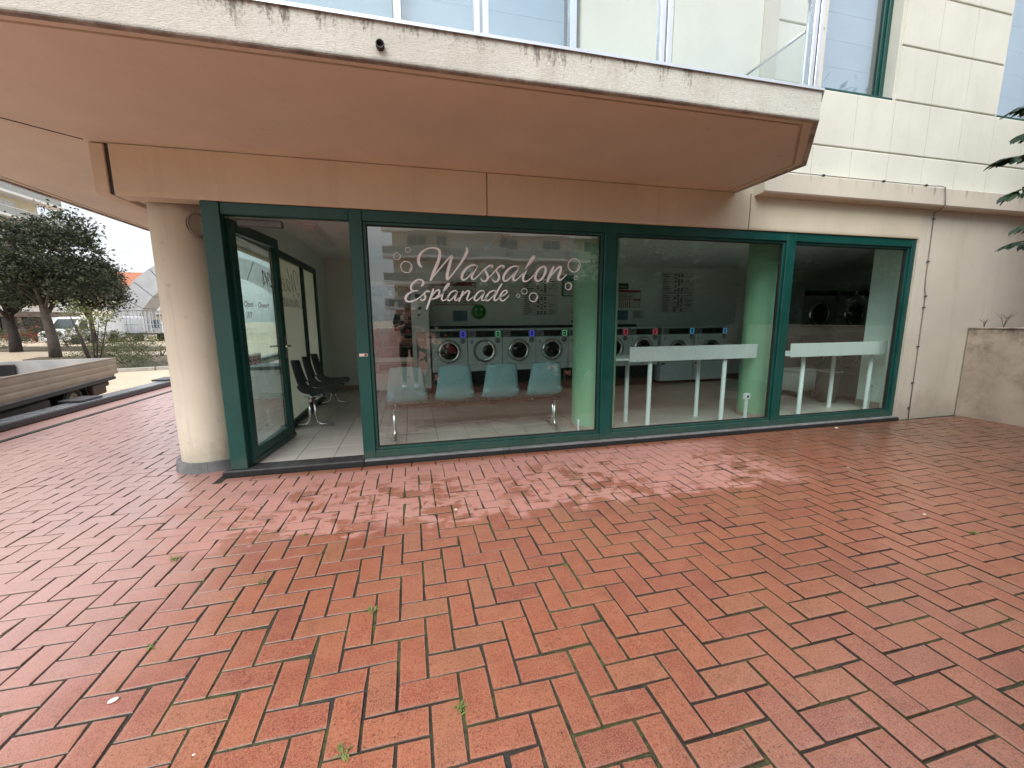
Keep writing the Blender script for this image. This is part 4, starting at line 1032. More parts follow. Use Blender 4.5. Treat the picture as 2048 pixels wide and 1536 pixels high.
MBs = thing('pipe_stub', 'short white pipe stub beside the left green column', 'pipe', (1.765, 4.12, FZ)); MB().tube([(0, 0, 0), (0, 0, .17)], .012, 8).build('pipe', M['white'], MBs)
t = thing('litter_bin', 'brown plastic litter bin beside the right-hand inner wall', 'bin', (6.12, 4.80, FZ))
MB().lathe([(.115, 0), (.15, .46), (.158, .47), (.158, .49), (.145, .49), (.11, .02), (0, .02)], 0, 0, 28).build('bucket', M['bin'], t); MB().lathe([(.16, .465), (.166, .475), (.16, .487)], 0, 0, 28).build('rim', M['crate'], t)
t = thing('laundry_trolley', 'pale plastic laundry trolley on castors left of the brown bin', 'trolley', (6.15, 5.35, FZ), R(10))
tb = MB()
tb.box(-.22, .22, -.16, -.15, .10, .42).box(-.22, .22, .15, .16, .10, .42).box(-.22, -.21, -.15, .15, .10, .42).box(.21, .22, -.15, .15, .10, .42).box(-.21, .21, -.15, .15, .10, .115); tb.build('basket', M['crate'], t)
MB().box(-.235, .235, -.175, .175, .42, .445, .006).build('rim', M['crate'], t)
for a in (-.18, .18):
    for b in (-.12, .12): MB().lathe([(.028, -.012), (.03, 0), (.028, .012), (0, .012)], a, .03, 12, ax=1).build('castor', M['black'], t, (0, b, 0)); MB().box(a-.012, a+.012, b-.015, b+.015, .05, .099).build('castor_fork', M['appl_grey'], t)
# ceiling lamps (switched off)
def lamp(label, x, y, along_y, Ln=1.25):
    t = thing('ceiling_lamp', label, 'lamp', (x, y, 2.399), 0 if not along_y else R(90), 'tube lamps on the ceiling')
    MB().box(-Ln/2, Ln/2, -.07, .07, -.03, 0, .004).build('housing', M['white'], t)
    MB().extr([(-.065, -.031), (-.055, -.065), (.055, -.065), (.065, -.031)], -Ln/2+.01, Ln/2-.01, 0).build('diffuser', M['lampwhite'], t)
lamp('tube lamp on the ceiling seen through the open door', -1.06, 5.75, True); lamp('tube lamp on the ceiling of the right-hand window', 5.3, 4.75, False); lamp('tube lamp on the ceiling behind the wide window', 1.2, 5.75, True)
# camera dome
# --- cable coil on the round column
t = thing('cable_coil', 'small coil of grey cable hanging on the round column by the door post', 'cable', (-1.695, 4.065, 2.11), R(38))
for k in range(5):
    MB().tube([((.066+.004*(k%3))*math.cos(a)+.005*(k%2), -.010-.009*k-.012*math.sin(a+k), (.088+.004*(k%2))*math.sin(a)) for a in np.linspace(0, 2*math.pi, 33)], .0055, 6).build('loop', M['cablegrey'], t)
MB().tube([(.02, -.012, -.09), (.04, -.02, -.12), (.08, -.02, -.115), (.12, .0, -.12)], .004, 6).build('loose_end', M['cablegrey'], t)
# --- cable run on the right-hand wall
t = thing('wall_cable', 'thin grey cable clipped along the ledge and down the wall right of the storefront', 'cable', (6.28, 3.848, 0))
cx0 = 6.28
def cb(path, r=.006): MB().tube([(x-cx0, y-3.848, z) for x, y, z in path], r, 8).build('cable', M['cablegrey'], t)
cb([(3.62, 3.72, 2.824), (4.6, 3.72, 2.822), (5.9, 3.72, 2.822), (6.08, 3.72, 2.830), (6.13, 3.705, 2.815), (6.15, 3.70, 2.70), (6.16, 3.70, 2.62), (6.19, 3.76, 2.585), (6.235, 3.842, 2.57), (6.235, 3.838, 2.45), (6.248, 3.838, 1.80), (6.262, 3.838, 1.66), (6.285, 3.838, 1.60), (6.288, 3.838, 1.40), (6.298, 3.838, .7), (6.302, 3.838, .0)], .0055)
for zz in (2.50, 2.0, 1.58, 1.44, .95, .48, .15):
    xx = 6.235 if zz > 2.2 else (6.245 if zz > 1.9 else 6.29)
    MB().box(xx-cx0-.02, xx-cx0+.02, -.020, -.001, zz-.009, zz+.009, .004).build('clip', M['closer'], t)
for xx in (4.35, 5.2, 5.85): MB().box(xx-cx0-.015, xx-cx0+.015, 3.712-3.848, 3.735-3.848, 2.812, 2.834, .003).build('clip', M['black'], t)
# --- low wall at right
t = thing('low_wall', 'stained beige low wall standing out from the building at the right edge', 'wall', (7.15, 3.84, 0))
MB().box(0, .35, -4.6, -.002, -.05, 1.165, .006).build('wall_body', M['lowwall'], t)
MB().box(-.012, .36, -4.6, -.002, 1.166, 1.185, .004).build('coping', M['lowwall'], t)
M['twig'] = basic('dry_weed', (.14, .10, .06), .9, var=.3)
for k, (dx, dy, lb) in enumerate(((.10, -.28, 'bigger dry weed growing on top of the low wall'), (.06, -.12, 'small dry weed on the low wall near the building'))):
    w_ = thing('dry_weed', lb, 'weed', (7.15+dx, 3.84+dy, 1.185), group='weeds on the low wall')
    mb = MB(); hh = .22 if k == 0 else .12
    for q in range(5): 
        a = random.uniform(0, 6.28); r_ = random.uniform(.2, .5)*hh
        mb.tube([(0, 0, 0), (.3*r_*math.cos(a), .3*r_*math.sin(a), hh*.5), (r_*math.cos(a), r_*math.sin(a), hh*random.uniform(.7, 1))], [.003, .0025, .001], 5)
        mb.tube([(.3*r_*math.cos(a), .3*r_*math.sin(a), hh*.5), (r_*math.cos(a+1.4), r_*math.sin(a+1.4), hh*.75)], [.002, .001], 5)
    mb.build('stems', M['twig'], w_)

# ================================================================== OUTSIDE
# --- small things on the paving
M['tuft'] = basic('weed_leaf', (.16, .20, .05), .7, var=.4, scale=20)
tl_ = ['pair of weeds in the joints left of the entrance', 'weed tuft in a joint in the middle of the paving', 'weed sprouting between bricks in front of the wide window', 'largest weed tuft at the bottom centre of the paving', 'weed tuft at the bottom edge left of centre', 'weed cluster in the joints at the far left', 'weed rosette near the right edge of the paving', 'low weeds in a joint at the lower left', 'tiny weed right of the middle tuft', 'moss weed in the joint near the damp strip', 'tiny weed in front of the second window', 'tiny weed close to the storefront sill']
for (x, y), lb, sc in zip([(-.8, 2.16), (-.23, 1.8), (.76, 1.91), (.11, 1.22), (-.26, 1.16), (-1.35, 2.51), (3.32, 1.6), (-1.1, 1.8), (.61, 1.95), (-.7, 2.61), (1.78, 2.04), (-.22, 3.14)], tl_, [.8, .9, .6, 1.0, 1.0, 1.2, 1.1, .8, .5, .8, .5, .5]):
    t = thing('weed_tuft', lb, 'weed', (x, y, -.006), random.uniform(0, 6), 'weeds in the paving joints'); mb = MB()
    for k in range(22):
        a = random.uniform(0, 6.28); l_ = random.uniform(.012, .034)*sc; w = .0028*sc; h_ = random.uniform(.3, .9)*l_
        ox, oy = random.gauss(0, .008)*sc, random.gauss(0, .008)*sc; d = Vector((math.cos(a), math.sin(a), 0)); n_ = Vector((-d.y, d.x, 0))
        p0 = Vector((ox, oy, 0)); p1 = p0+d*l_*.5+Vector((0, 0, h_)); p2 = p0+d*l_+Vector((0, 0, h_*.8))
        mb.add([p0-n_*w, p0+n_*w, p1+n_*w, p1-n_*w, p2], [(0, 1, 2, 3), (3, 2, 4)])
    mb.build('leaves', M['tuft'], t)
M['pebble'] = basic('white_pebble', (.66, .63, .58), .6, var=.1)
for (x, y), lb, sc in zip([(-1.08, 1.55), (-.71, 1.27), (3.32, 1.85), (4.95, 3.72), (3.73, 2.66), (.25, 2.72)], ['flat white pebble on a brick at the lower left', 'tiny white speck of stone near the lower left edge', 'white pebble near the weed at the right', 'scrap of white paper by the sill of the right window', 'tiny white pebble in front of the right window', 'small white pebble in the damp patch'], [1.0, .35, .8, 1.2, .6, .9]):
    b_ = bmesh.new(); bmesh.ops.create_icosphere(b_, subdivisions=2, radius=.011*sc)
    for v in b_.verts: v.co.x *= 1.5; v.co.z *= .35; v.co *= random.uniform(.93, 1.07)
    me = bpy.data.meshes.new('pebble'); b_.to_mesh(me); b_.free(); me.materials.append(M['pebble'])
    tag(link('pebble', me, None, (x, y, .0035*sc), (0, 0, random.uniform(0, 3))), lb, 'pebble', 'pebbles on the paving')

# --- dark edge beam of the terrace
t = thing('edge_beam', 'long low black edge beam along the terrace between paving and street', 'edging', (-5.06, 0, 0))
M['edgetop'] = basic('worn_black_metal', (.010, .010, .011), .24, var=.35, scale=3)
MB().box(-.17, .12, -6, 24, -.2, .085, .008).build('beam', M['edgetop'], t)
M['edgesheen'] = basic('edge_top_sky_sheen', (.17, .175, .185), .28, var=.25, scale=3)
MB().box(-.165, .10, -6, 24, .0855, .091, .002).build('sky_sheen_strip', M['edgesheen'], t)  # added pale strip: sky sheen on the beam top put into its colour
for yy in (7.85, 10.2, 13.4): MB().box(-.26, .03, yy-.24, yy+.24, .0915, .128, .006).build('cap_plate', M['kerbdark'], t)

# --- flatbed pickup at the left edge
t = thing('flatbed_pickup', 'beige dropside flatbed pickup parked beyond the black edge beam at the left', 'truck', (-6.04, 10.2, STREET), R(-78.9))
M['bedpaint'] = basic('beige_truck_paint', (.27, .21, .145), .45, var=.12, scale=3)
M['bedgrey'] = basic('worn_grey_liner', (.34, .33, .32), .6, var=.25, scale=2.5)
M['chassis'] = basic('dark_chassis_steel', (.02, .018, .017), .6, var=.3)
M['rust'] = basic('brown_mudguard', (.06, .035, .025), .7, var=.3)
def dropside(name, x0, x1, y, inner):
    pts = [(0, .70), (.028, .70), (.028, .715)]
    H0 = .71; n_ = 3
    prof = [(.0, .712)]
    for k in range(n_):
        z0 = .712+.31*k/n_; z1 = .712+.31*(k+1)/n_
        prof += [(.020, z0+.004), (.024, z0+.03), (.024, z1-.03), (.020, z1-.012), (.019, z1-.004)]
    prof += [(.03, 1.024), (.03, 1.045), (-.012, 1.045), (-.012, .712)]
    return prof
pr = dropside('s', 0, 0, 0, 0)
MB().extr(pr, 0, 4.3, 0).build('side_board', M['bedpaint'], t)
o = MB().extr(pr, 0, 4.3, 0).build('side_board', M['bedpaint'], t, (4.3, -2.02, 0)); o.rotation_euler = (0, 0, R(180))
o = MB().box(-.02, .015, -2.0, -.02, .712, 1.04, .004).build('tail_board', M['bedgrey'], t)
o = MB().box(4.285, 4.32, -2.0, -.02, .712, 1.25, .004).build('head_board', M['bedgrey'], t)
MB().box(0.02, 4.28, -1.99, -.03, .66, .71).build('bed_floor', M['bedgrey'], t)
MB().box(.025, .05, -1.72, -1.45, .76, .98, .01).build('latch_box', M['black'], t)
MB().box(.0, 4.3, -2.0, -.02, .60, .655).build('bed_frame', M['chassis'], t)
MB().box(2.1, 3.4, -.62, -.12, .22, .56, .03).build('tank_shade_fill', M['chassis'], t)  # this and the next three boxes: added dark bulk for the under-bed shadow
MB().box(2.1, 4.2, -1.9, -1.4, .22, .56, .03).build('toolbox_shade_fill', M['chassis'], t)
MB().box(.9, 1.9, -1.3, -.75, .25, .58, .05).build('axle_shade_fill', M['chassis'], t)
MB().box(3.5, 4.25, -1.3, -.2, .20, .56, .04).build('gearbox_shade_fill', M['chassis'], t)
MB().box(-.03, 7.0, -1.45, -1.30, .42, .595).build('chassis_rail', M['chassis'], t); MB().box(-.03, 7.0, -.72, -.57, .42, .595).build('chassis_rail', M['chassis'], t)
MB().box(.30, .85, -.42, -.08, .36, .58, .02).build('rear_box', M['rust'], t); MB().box(.10, .30, -1.9, -.1, .48, .58, .02).build('light_bar', M['rust'], t)
M['whitepaint'] = basic('white_vehicle_paint', (.74, .76, .77), .22, var=.03, coat=.6)
M['redpaint'] = basic('red_vehicle_paint', (.35, .02, .025), .25, var=.08, coat=.6)
M['vglass'] = basic('vehicle_glass', (.02, .028, .03), .05, var=.2)
M['hubcap'] = basic('wheel_steel', (.30, .30, .30), .4, .8, var=.15)
def wheel(par, x, y, r, w, side):
    tyre = MB().lathe([(r*.62, -w/2), (r*.9, -w/2), (r, -w*.35), (r, w*.35), (r*.9, w/2), (r*.62, w/2), (r*.62, -w/2)], 0, 0, 28, ax=1).build('wheel', M['rubber'], par, (x, y, r))
    MB().lathe([(0, -w*.3), (r*.25, -w*.34), (r*.5, -w*.2), (r*.62, -w*.42)] if side < 0 else [(0, w*.3), (r*.25, w*.34), (r*.5, w*.2), (r*.62, w*.42)], 0, 0, 24, ax=1).build('rim', M['hubcap'], tyre)
for x in (1.42, 5.9):
    for y, s_ in ((-.22, 1), (-1.80, -1)): wheel(t, x, y, .33, .21, s_)
for y in (-.22, -1.80):
    path = [(1.42+.42*math.cos(a), y, .33+.42*math.sin(a)) for a in np.linspace(R(-10), R(190), 18)]
    mb = MB()
    for k in range(len(path)-1):
        p, q_ = path[k], path[k+1]; mb.add([(p[0], y-.13, p[2]), (p[0], y+.13, p[2]), (q_[0], y+.13, q_[2]), (q_[0], y-.13, q_[2])], [(0, 1, 2, 3)])
    solid(mb.build('mudguard', M['chassis'], t), .01)
MB().extr([(4.4, .5), (6.75, .5), (6.85, .75), (6.75, 1.02), (6.15, 1.12), (5.75, 1.68), (5.55, 1.74), (4.45, 1.74), (4.4, 1.6)], -1.92, -.1, 1).build('cab', M['whitepaint'], t)
MB().extr([(4.6, 1.12), (5.98, 1.12), (5.66, 1.6), (4.6, 1.62)], -.0985, -.0955, 1).build('side_window', M['vglass'], t)

# --- planter outside the side glass
t = thing('planter_box', 'pale grey square planter outside the side glass seen through the door', 'planter', (-2.45, 8.0, 0))
M['planter'] = basic('pale_planter', (.46, .48, .47), .6, var=.1)
MB().extr([(-.24, 0), (.24, 0), (.30, .5), (-.30, .5)], -.3, .3, 1).build('box', M['planter'], t); MB().box(-.31, .31, -.31, .31, .5, .56, .01).build('rim', M['kerbdark'], t)

# --- foliage
def leaf_mat(name, c0, c1, c2, transl=.35):
    g = G(name)
    r_ = g.math('FRACT', g.math('ADD', g.n('ShaderNodeNewGeometry').outputs['Random Per Island'], g.n('ShaderNodeObjectInfo').outputs['Random']))
    c = g.ramp(r_, [(0, c0), (.55, c1), (1, c2)])
    g.set(Base_Color=c, Roughness=.5); g.b.inputs['Specular IOR Level'].default_value = .35
    tr = g.n('ShaderNodeBsdfTranslucent', {'Color': c})
    ms = g.n('ShaderNodeMixShader', {0: transl, 1: g.b.outputs[0], 2: tr.outputs[0]}); g.t.links.new(ms.outputs[0], g.out.inputs['Surface'])
    return g.m
M['leafdark'] = leaf_mat('dark_holm_leaf', (.020, .030, .016), (.038, .052, .026), (.075, .088, .05), .2)
M['leafpurple'] = leaf_mat('dark_bronze_leaf', (.022, .022, .016), (.045, .042, .026), (.075, .065, .045), .2)
M['leaflight'] = leaf_mat('light_shrub_leaf', (.09, .11, .035), (.15, .16, .05), (.22, .21, .08))
M['leafgrass'] = leaf_mat('olive_shrub_leaf', (.06, .075, .03), (.11, .12, .05), (.17, .17, .08))
M['leafgrey'] = leaf_mat('grey_green_ground_leaf', (.07, .085, .06), (.11, .12, .09), (.15, .155, .11))
M['leafbig'] = leaf_mat('chestnut_leaf', (.016, .040, .022), (.028, .065, .032), (.05, .09, .04), .25)
M['bark'] = basic('grey_bark', (.075, .062, .05), .9, var=.35, scale=5, bump=.8, bscale=25)
M['barkdark'] = basic('dark_bark', (.035, .028, .025), .9, var=.35, scale=5, bump=.8, bscale=25)
def leaves_mesh(name, pts, size, mat, droop=0.0, aspect=.5):
    n_ = len(pts); P = np.asarray(pts)
    d = rng.normal(size=(n_, 3)); d[:, 2] = d[:, 2]*.6-droop; d /= np.linalg.norm(d, axis=1)[:, None]
    u = rng.normal(size=(n_, 3)); u -= d*np.sum(u*d, 1)[:, None]; u /= np.linalg.norm(u, axis=1)[:, None]
    s_ = (size*rng.uniform(.6, 1.3, n_))[:, None]
    V = np.stack([P-d*s_*.5, P+u*s_*aspect*.5, P+d*s_*.5, P-u*s_*aspect*.5], 1).reshape(-1, 3)
    me = bpy.data.meshes.new(name); me.vertices.add(4*n_); me.vertices.foreach_set('co', V.ravel())
    me.loops.add(4*n_); me.loops.foreach_set('vertex_index', np.arange(4*n_, dtype=np.int32))
    me.polygons.add(n_); me.polygons.foreach_set('loop_start', np.arange(n_, dtype=np.int32)*4); me.polygons.foreach_set('loop_total', np.full(n_, 4, dtype=np.int32))
    me.update(calc_edges=True); me.materials.append(mat); return me
def clumps(ells, nclump, per, sig, inner=.35):
    out_p = []; cen_ = []
    vol = np.array([e[3]*e[4]*e[5] for e in ells]); vol = vol/vol.sum()
    for k in range(nclump):
        e = ells[rng.choice(len(ells), p=vol)]
        v = rng.normal(size=3); v /= np.linalg.norm(v); rr = rng.uniform(inner, 1.0)**.6
        c = np.array(e[:3])+v*rr*np.array(e[3:6]); cen_.append(c)
        q_ = rng.normal(size=(per, 3))*sig*rng.uniform(.6, 1.4)*np.array([1, 1, .75])
        out_p.append(c+q_)
    return np.concatenate(out_p), cen_
def tree(name, label, loc, h_trunk, r0, ells, nclump, per, sig, lsize, mat, bark, group=None, lean=(0, 0), limbs=7, droop=.2):
    t = thing(name, label, 'tree', loc, 0, group)
    P, cen_ = clumps(ells, nclump, per, sig)
    mb = MB(); top = Vector((lean[0], lean[1], h_trunk))
    pts = [Vector((0, 0, -.1)), Vector((lean[0]*.15+.03, lean[1]*.1, h_trunk*.35)), Vector((lean[0]*.6-.03, lean[1]*.6+.03, h_trunk*.7)), top]
    mb.tube([tuple(p) for p in pts], [r0*1.25, r0, r0*.85, r0*.7], 12)
    idx = rng.choice(len(cen_), min(limbs*3, len(cen_)), replace=False)
    for k, i in enumerate(idx):
        c = Vector(cen_[i]); st = top if k % 2 else pts[2].lerp(top, random.random())
        mid = st.lerp(c, .5)+Vector((random.gauss(0, .12), random.gauss(0, .12), .15*(c-st).length*.4))
        rr = r0*(.5 if k < limbs else .25)
        mb.tube([tuple(st), tuple(mid), tuple(c)], [rr, rr*.55, rr*.15], 7)
    mb.build('trunk', bark, t)
    link('crown', leaves_mesh('crown', P, lsize, mat, droop), t)
    return t
tree('street_tree', 'tall dark evergreen tree with pale trunk behind the pickup', (-17.27, 25.11, STREET), 2.9, .20,
     [(.25, 0, 5.0, 2.1, 2.2, 1.7), (-1.7, .3, 4.0, 1.8, 2.0, 1.45), (1.2, -.2, 6.1, 1.2, 1.4, .95), (1.5, 0, 3.9, 1.5, 1.5, 1.2)], 400, 52, .22, .17, M['leafdark'], M['bark'], 'street trees', (-.15, 0))
tree('street_tree', 'dark tree at the left edge with dark forked trunk', (-23.6, 31.54, STREET), 2.6, .24,
     [(-.2, 0, 4.3, 2.9, 2.8, 1.4), (1.2, 0, 3.9, 2.0, 2.0, 1.2)], 300, 50, .26, .2, M['leafdark'], M['barkdark'], 'street trees')
tree('street_tree', 'bronze dark tree in front of the grey arch', (-19.6, 31.6, STREET), 2.4, .13,
     [(0, 0, 4.2, 1.75, 1.7, 1.5), (.5, 0, 3.3, 1.6, 1.5, 1.0), (-.9, 0, 3.6, 1.3, 1.3, 1.2), (1.3, 0, 4.7, .8, .8, .55)], 300, 50, .22, .17, M['leafpurple'], M['barkdark'], 'street trees')
# shrubs in the planting beds
def shrub(label, loc, rx, ry, rz_, n_, size, mat, stems=0, group='shrubs in the planting beds', sig=.14):
    t = thing('shrub', label, 'shrub', loc, 0, group)
    P, cen_ = clumps([(0, 0, rz_*.55, rx, ry, rz_*.5)], max(10, n_//40), 40, sig, .15); P[:, 2] = np.abs(P[:, 2])
    link('foliage', leaves_mesh('foliage', P, size, mat, -.3, .35), t)
    if stems:
        mb = MB()
        for k in range(stems):
            c = Vector(cen_[k % len(cen_)]); mb.tube([(random.gauss(0, .06), random.gauss(0, .06), -.05), tuple(c*.5+Vector((0, 0, .1))), tuple(c)], [.028, .02, .008], 6)
        mb.build('stems', M['barkdark'], t)
    return t
t = thing('shrub_tree', 'slender multi-stemmed light green young tree behind the pickup bed', 'tree', (-11.6, 18.5, STREET))
mb = MB(); tips = []
for k in range(7):
    a = 2*math.pi*k/7; rr = random.uniform(.35, .75); tip = (rr*math.cos(a), rr*math.sin(a)*.8, random.uniform(1.5, 2.3)); tips.append(tip)
    mb.tube([(.06*math.cos(a), .06*math.sin(a), -.05), (tip[0]*.5, tip[1]*.5, .9), tip], [.032, .024, .008], 7)
mb.build('stems', M['barkdark'], t)
P, _ = clumps([(p[0], p[1], p[2], .45, .4, .4) for p in tips], 46, 22, .13); link('crown', leaves_mesh('crown', P, .085, M['leaflight'], .1), t)
shl = [('wide olive shrub right of the young tree', (-11.6, 20.2), 1.5, 1.0, 1.05, 2600, .085, 'leafgrass'), ('dark green shrub at the foot of the wide olive shrub', (-10.6, 18.9), .8, .6, .55, 1200, .08, 'leafgrass'),
       ('grey green ground shrub near the kerb', (-9.9, 18.3), .9, .6, .32, 1400, .05, 'leafgrey'), ('low grey ground shrub right beside the column', (-9.2, 19.4), .9, .7, .30, 1400, .05, 'leafgrey'),
       ('grassy yellow green clump next to the column', (-9.0, 20.8), 1.2, .7, .40, 1600, .09, 'leaflight'), ('heathery clump at the back of the bed', (-10.0, 22.6), 1.1, .8, .45, 1400, .06, 'leafgrey'),
       ('olive bush at the foot of the tall tree', (-14.6, 23.6), 1.2, .8, .6, 1600, .08, 'leafgrass'), ('spreading olive bush left of the tall tree', (-24.0, 36.0), 2.6, 1.4, 1.5, 3000, .12, 'leafgrass'),
       ('olive bush between the two tree trunks', (-20.4, 33.5), 2.0, 1.2, 1.25, 2600, .11, 'leafgrass'), ('long olive bush at the left edge', (-27.5, 35.5), 2.2, 1.4, 1.3, 2600, .12, 'leafgrass'),
       ('olive bush in front of the white van', (-17.2, 31.0), 1.9, 1.0, 1.15, 2400, .10, 'leafgrass'), ('round dark clipped bush beside the shop', (-33.2, 46.5), 1.6, 1.4, 2.6, 2600, .14, 'leafpurple'),
       ('sparse pale shrub in front of the glass truck', (-12.6, 24.6), .9, .7, .9, 600, .08, 'leaflight')]
for lb, (x, y), rx, ry, rz_, n_, sz, mt in shl: shrub(lb, (x, y, STREET), rx, ry, rz_, n_, sz, M[mt], 3 if rz_ > .8 else 0)
def bed(name, pts): MB().prism(pts, STREET-.1, STREET+.05).build(name, M['soil'], kind='structure')
bed('planting_bed', [(-11.4, 17.0), (-8.2, 18.2), (-8.0, 24.5), (-15.8, 26.0), (-18.4, 25.8), (-17.8, 24.0)])
bed('planting_bed', [(-32, 33.5), (-20, 31.0), (-15.5, 29.2), (-15.0, 33.0), (-21, 36.0), (-32, 39.0)])
t = thing('bed_kerb', 'pale stone kerb along the front of the planting bed', 'kerb', (-9.8, 17.6, STREET))
M['kerbstone'] = basic('pale_kerbstone', (.36, .34, .31), .8, var=.15)
kp = [(-11.5, 16.95), (-8.15, 18.15), (-7.95, 24.5)]
for (a, b), (c, d) in zip(kp[:-1], kp[1:]):
    ln = math.hypot(c-a, d-b); nseg = int(ln/1.0)
    for k in range(nseg):
        f0, f1 = k/nseg, (k+1)/nseg-.008; o = MB().box(0, ln*(f1-f0), -.06, .06, -.05, .13, .012).build('kerb_stone', M['kerbstone'], t, (a+(c-a)*f0+9.8, b+(d-b)*f0-17.6, 0)); o.rotation_euler = (0, 0, math.atan2(d-b, c-a))
t = thing('wooden_stake', 'short wooden stake in the planting bed', 'post', (-13.6, 21.6, STREET)); MB().box(-.05, .05, -.05, .05, 0, .65, .01).build('stake', M['bark'], t)

# --- vehicles in the street behind
def van(name, label, cat, loc, rz, paint, rack=False):
    t = thing(name, label, cat, loc, rz)
    Ln = 5.4 if not rack else 2.2; Wd = 1.95
    cab = [(0, .35), (0, .82), (.12, 1.02), (.85, 1.22), (1.55, 2.12), (1.75, 2.22), (Ln-.05, 2.30), (Ln, 2.2), (Ln, .35)]
    # x = 0 is the nose, body runs to +x
    MB().extr(cab, -Wd/2, Wd/2, 1).build('body', paint, t)
    MB().add([(.90, -Wd/2+.12, 1.27), (.90, Wd/2-.12, 1.27), (1.50, Wd/2-.18, 2.04), (1.50, -Wd/2+.18, 2.04)], [(0, 1, 2, 3)]).build('windscreen', M['vglass'], t).location = (-.035, 0, .02)
    for s_ in (-1, 1):
        MB().extr([(1.15, 1.25), (2.05, 1.25), (2.05, 1.95), (1.60, 1.98)], s_*(Wd/2+.002), s_*(Wd/2+.008), 1).build('side_window', M['vglass'], t)
        MB().box(-.015, .10, s_*.62-.18, s_*.62+.18, .80, .98, .03).build('headlight', M['chrome'], t)
        MB().box(1.0, 1.12, s_*(Wd/2+.05)-.06, s_*(Wd/2+.05)+.06, 1.28, 1.56, .02).build('wing_mirror', M['black'], t)
        MB().box(1.9, 2.02, s_*(Wd/2+.006)-.006, s_*(Wd/2+.006)+.006, 1.08, 1.12).build('door_handle', M['black'], t)
    MB().box(-.03, .005, -.55, .55, .62, .86, .01).build('grille', M['black'], t); MB().box(-.06, .08, -Wd/2+.02, Wd/2-.02, .32, .56, .03).build('bumper', M['black'] if rack else paint, t)
    xs = (.95, 4.2)
    if rack:
        MB().box(2.25, 6.0, -.95, .95, .62, .74, .01).build('flatbed', M['chassis'], t)
        for k in range(8): MB().box(2.4+.48*k, 2.46+.48*k, .90, .96, .745, 2.75).build('rack_upright', M['alu'], t); MB().box(2.4+.48*k, 2.46+.48*k, -.96, -.90, .745, 2.75).build('rack_upright', M['alu'], t)
        for s_ in (-.93, .93): MB().box(2.3, 6.0, s_-.04, s_+.04, 2.751, 2.83).build('rack_rail', M['alu'], t); MB().box(2.3, 6.0, s_-.02, s_+.02, 1.5, 1.56).build('rack_rail', M['alu'], t)
        MB().box(2.6, 4.2, .965, .985, .80, 2.0).build('glass_sheet', M['upglass'], t); MB().box(4.3, 5.7, .965, .985, .80, 1.7).build('glass_sheet', M['white'], t)
    for x in xs:
        for y, s_ in ((Wd/2-.12, 1), (-Wd/2+.12, -1)):
            wheel(t, x, y, .34, .24, s_)
            MB().disc(x, .36, .42, s_*(Wd/2+.004), 24).build('wheel_arch', M['black'], t)
    return t
van('parked_van', 'white van parked facing the camera behind the shrubs', 'van', (-27.6, 40.0, STREET), R(78), M['whitepaint'])
van('glass_truck', 'white glazier truck with tall glass rack behind the bed', 'truck', (-27.6, 47.6, STREET), R(-28), M['whitepaint'], True)
def car(label, loc, rz, paint):
    t = thing('parked_car', label, 'car', loc, rz)
    MB().extr([(0, .3), (-.02, .62), (.15, .78), (1.0, .92), (1.7, 1.40), (3.1, 1.44), (3.8, 1.0), (4.15, .92), (4.2, .55), (4.15, .3)], -.86, .86, 1).build('body', paint, t)
    for s_ in (-1, 1):
        MB().extr([(1.25, .95), (3.4, .98), (3.0, 1.36), (1.8, 1.34)], s_*.862, s_*.868, 1).build('side_window', M['vglass'], t)
        MB().box(-.03, .06, s_*.6-.16, s_*.6+.16, .62, .74, .02).build('headlight', M['chrome'], t)
        for x in (.8, 3.35): wheel(t, x, s_*.76, .31, .2, s_)
    MB().add([(1.08, -.72, .96), (1.08, .72, .96), (1.66, .62, 1.37), (1.66, -.62, 1.37)], [(0, 1, 2, 3)]).build('windscreen', M['vglass'], t).location = (-.02, 0, .02)
car('red car at the far left edge in front of the shops', (-37.6, 49.5, STREET), R(60), M['redpaint'])
b_ = thing('planter_tub', 'row of red and yellow flower tubs in front of the shop', 'planter', (-35.0, 52.0, STREET)); MB().box(-.3, .3, -3, 0, 0, .7, .03).build('red_tub', M['redpaint'], b_); M['yellow'] = basic('yellow_plastic', (.6, .38, .03), .5); MB().box(-.3, .3, .05, 1.8, 0, .75, .03).build('yellow_tub', M['yellow'], b_)

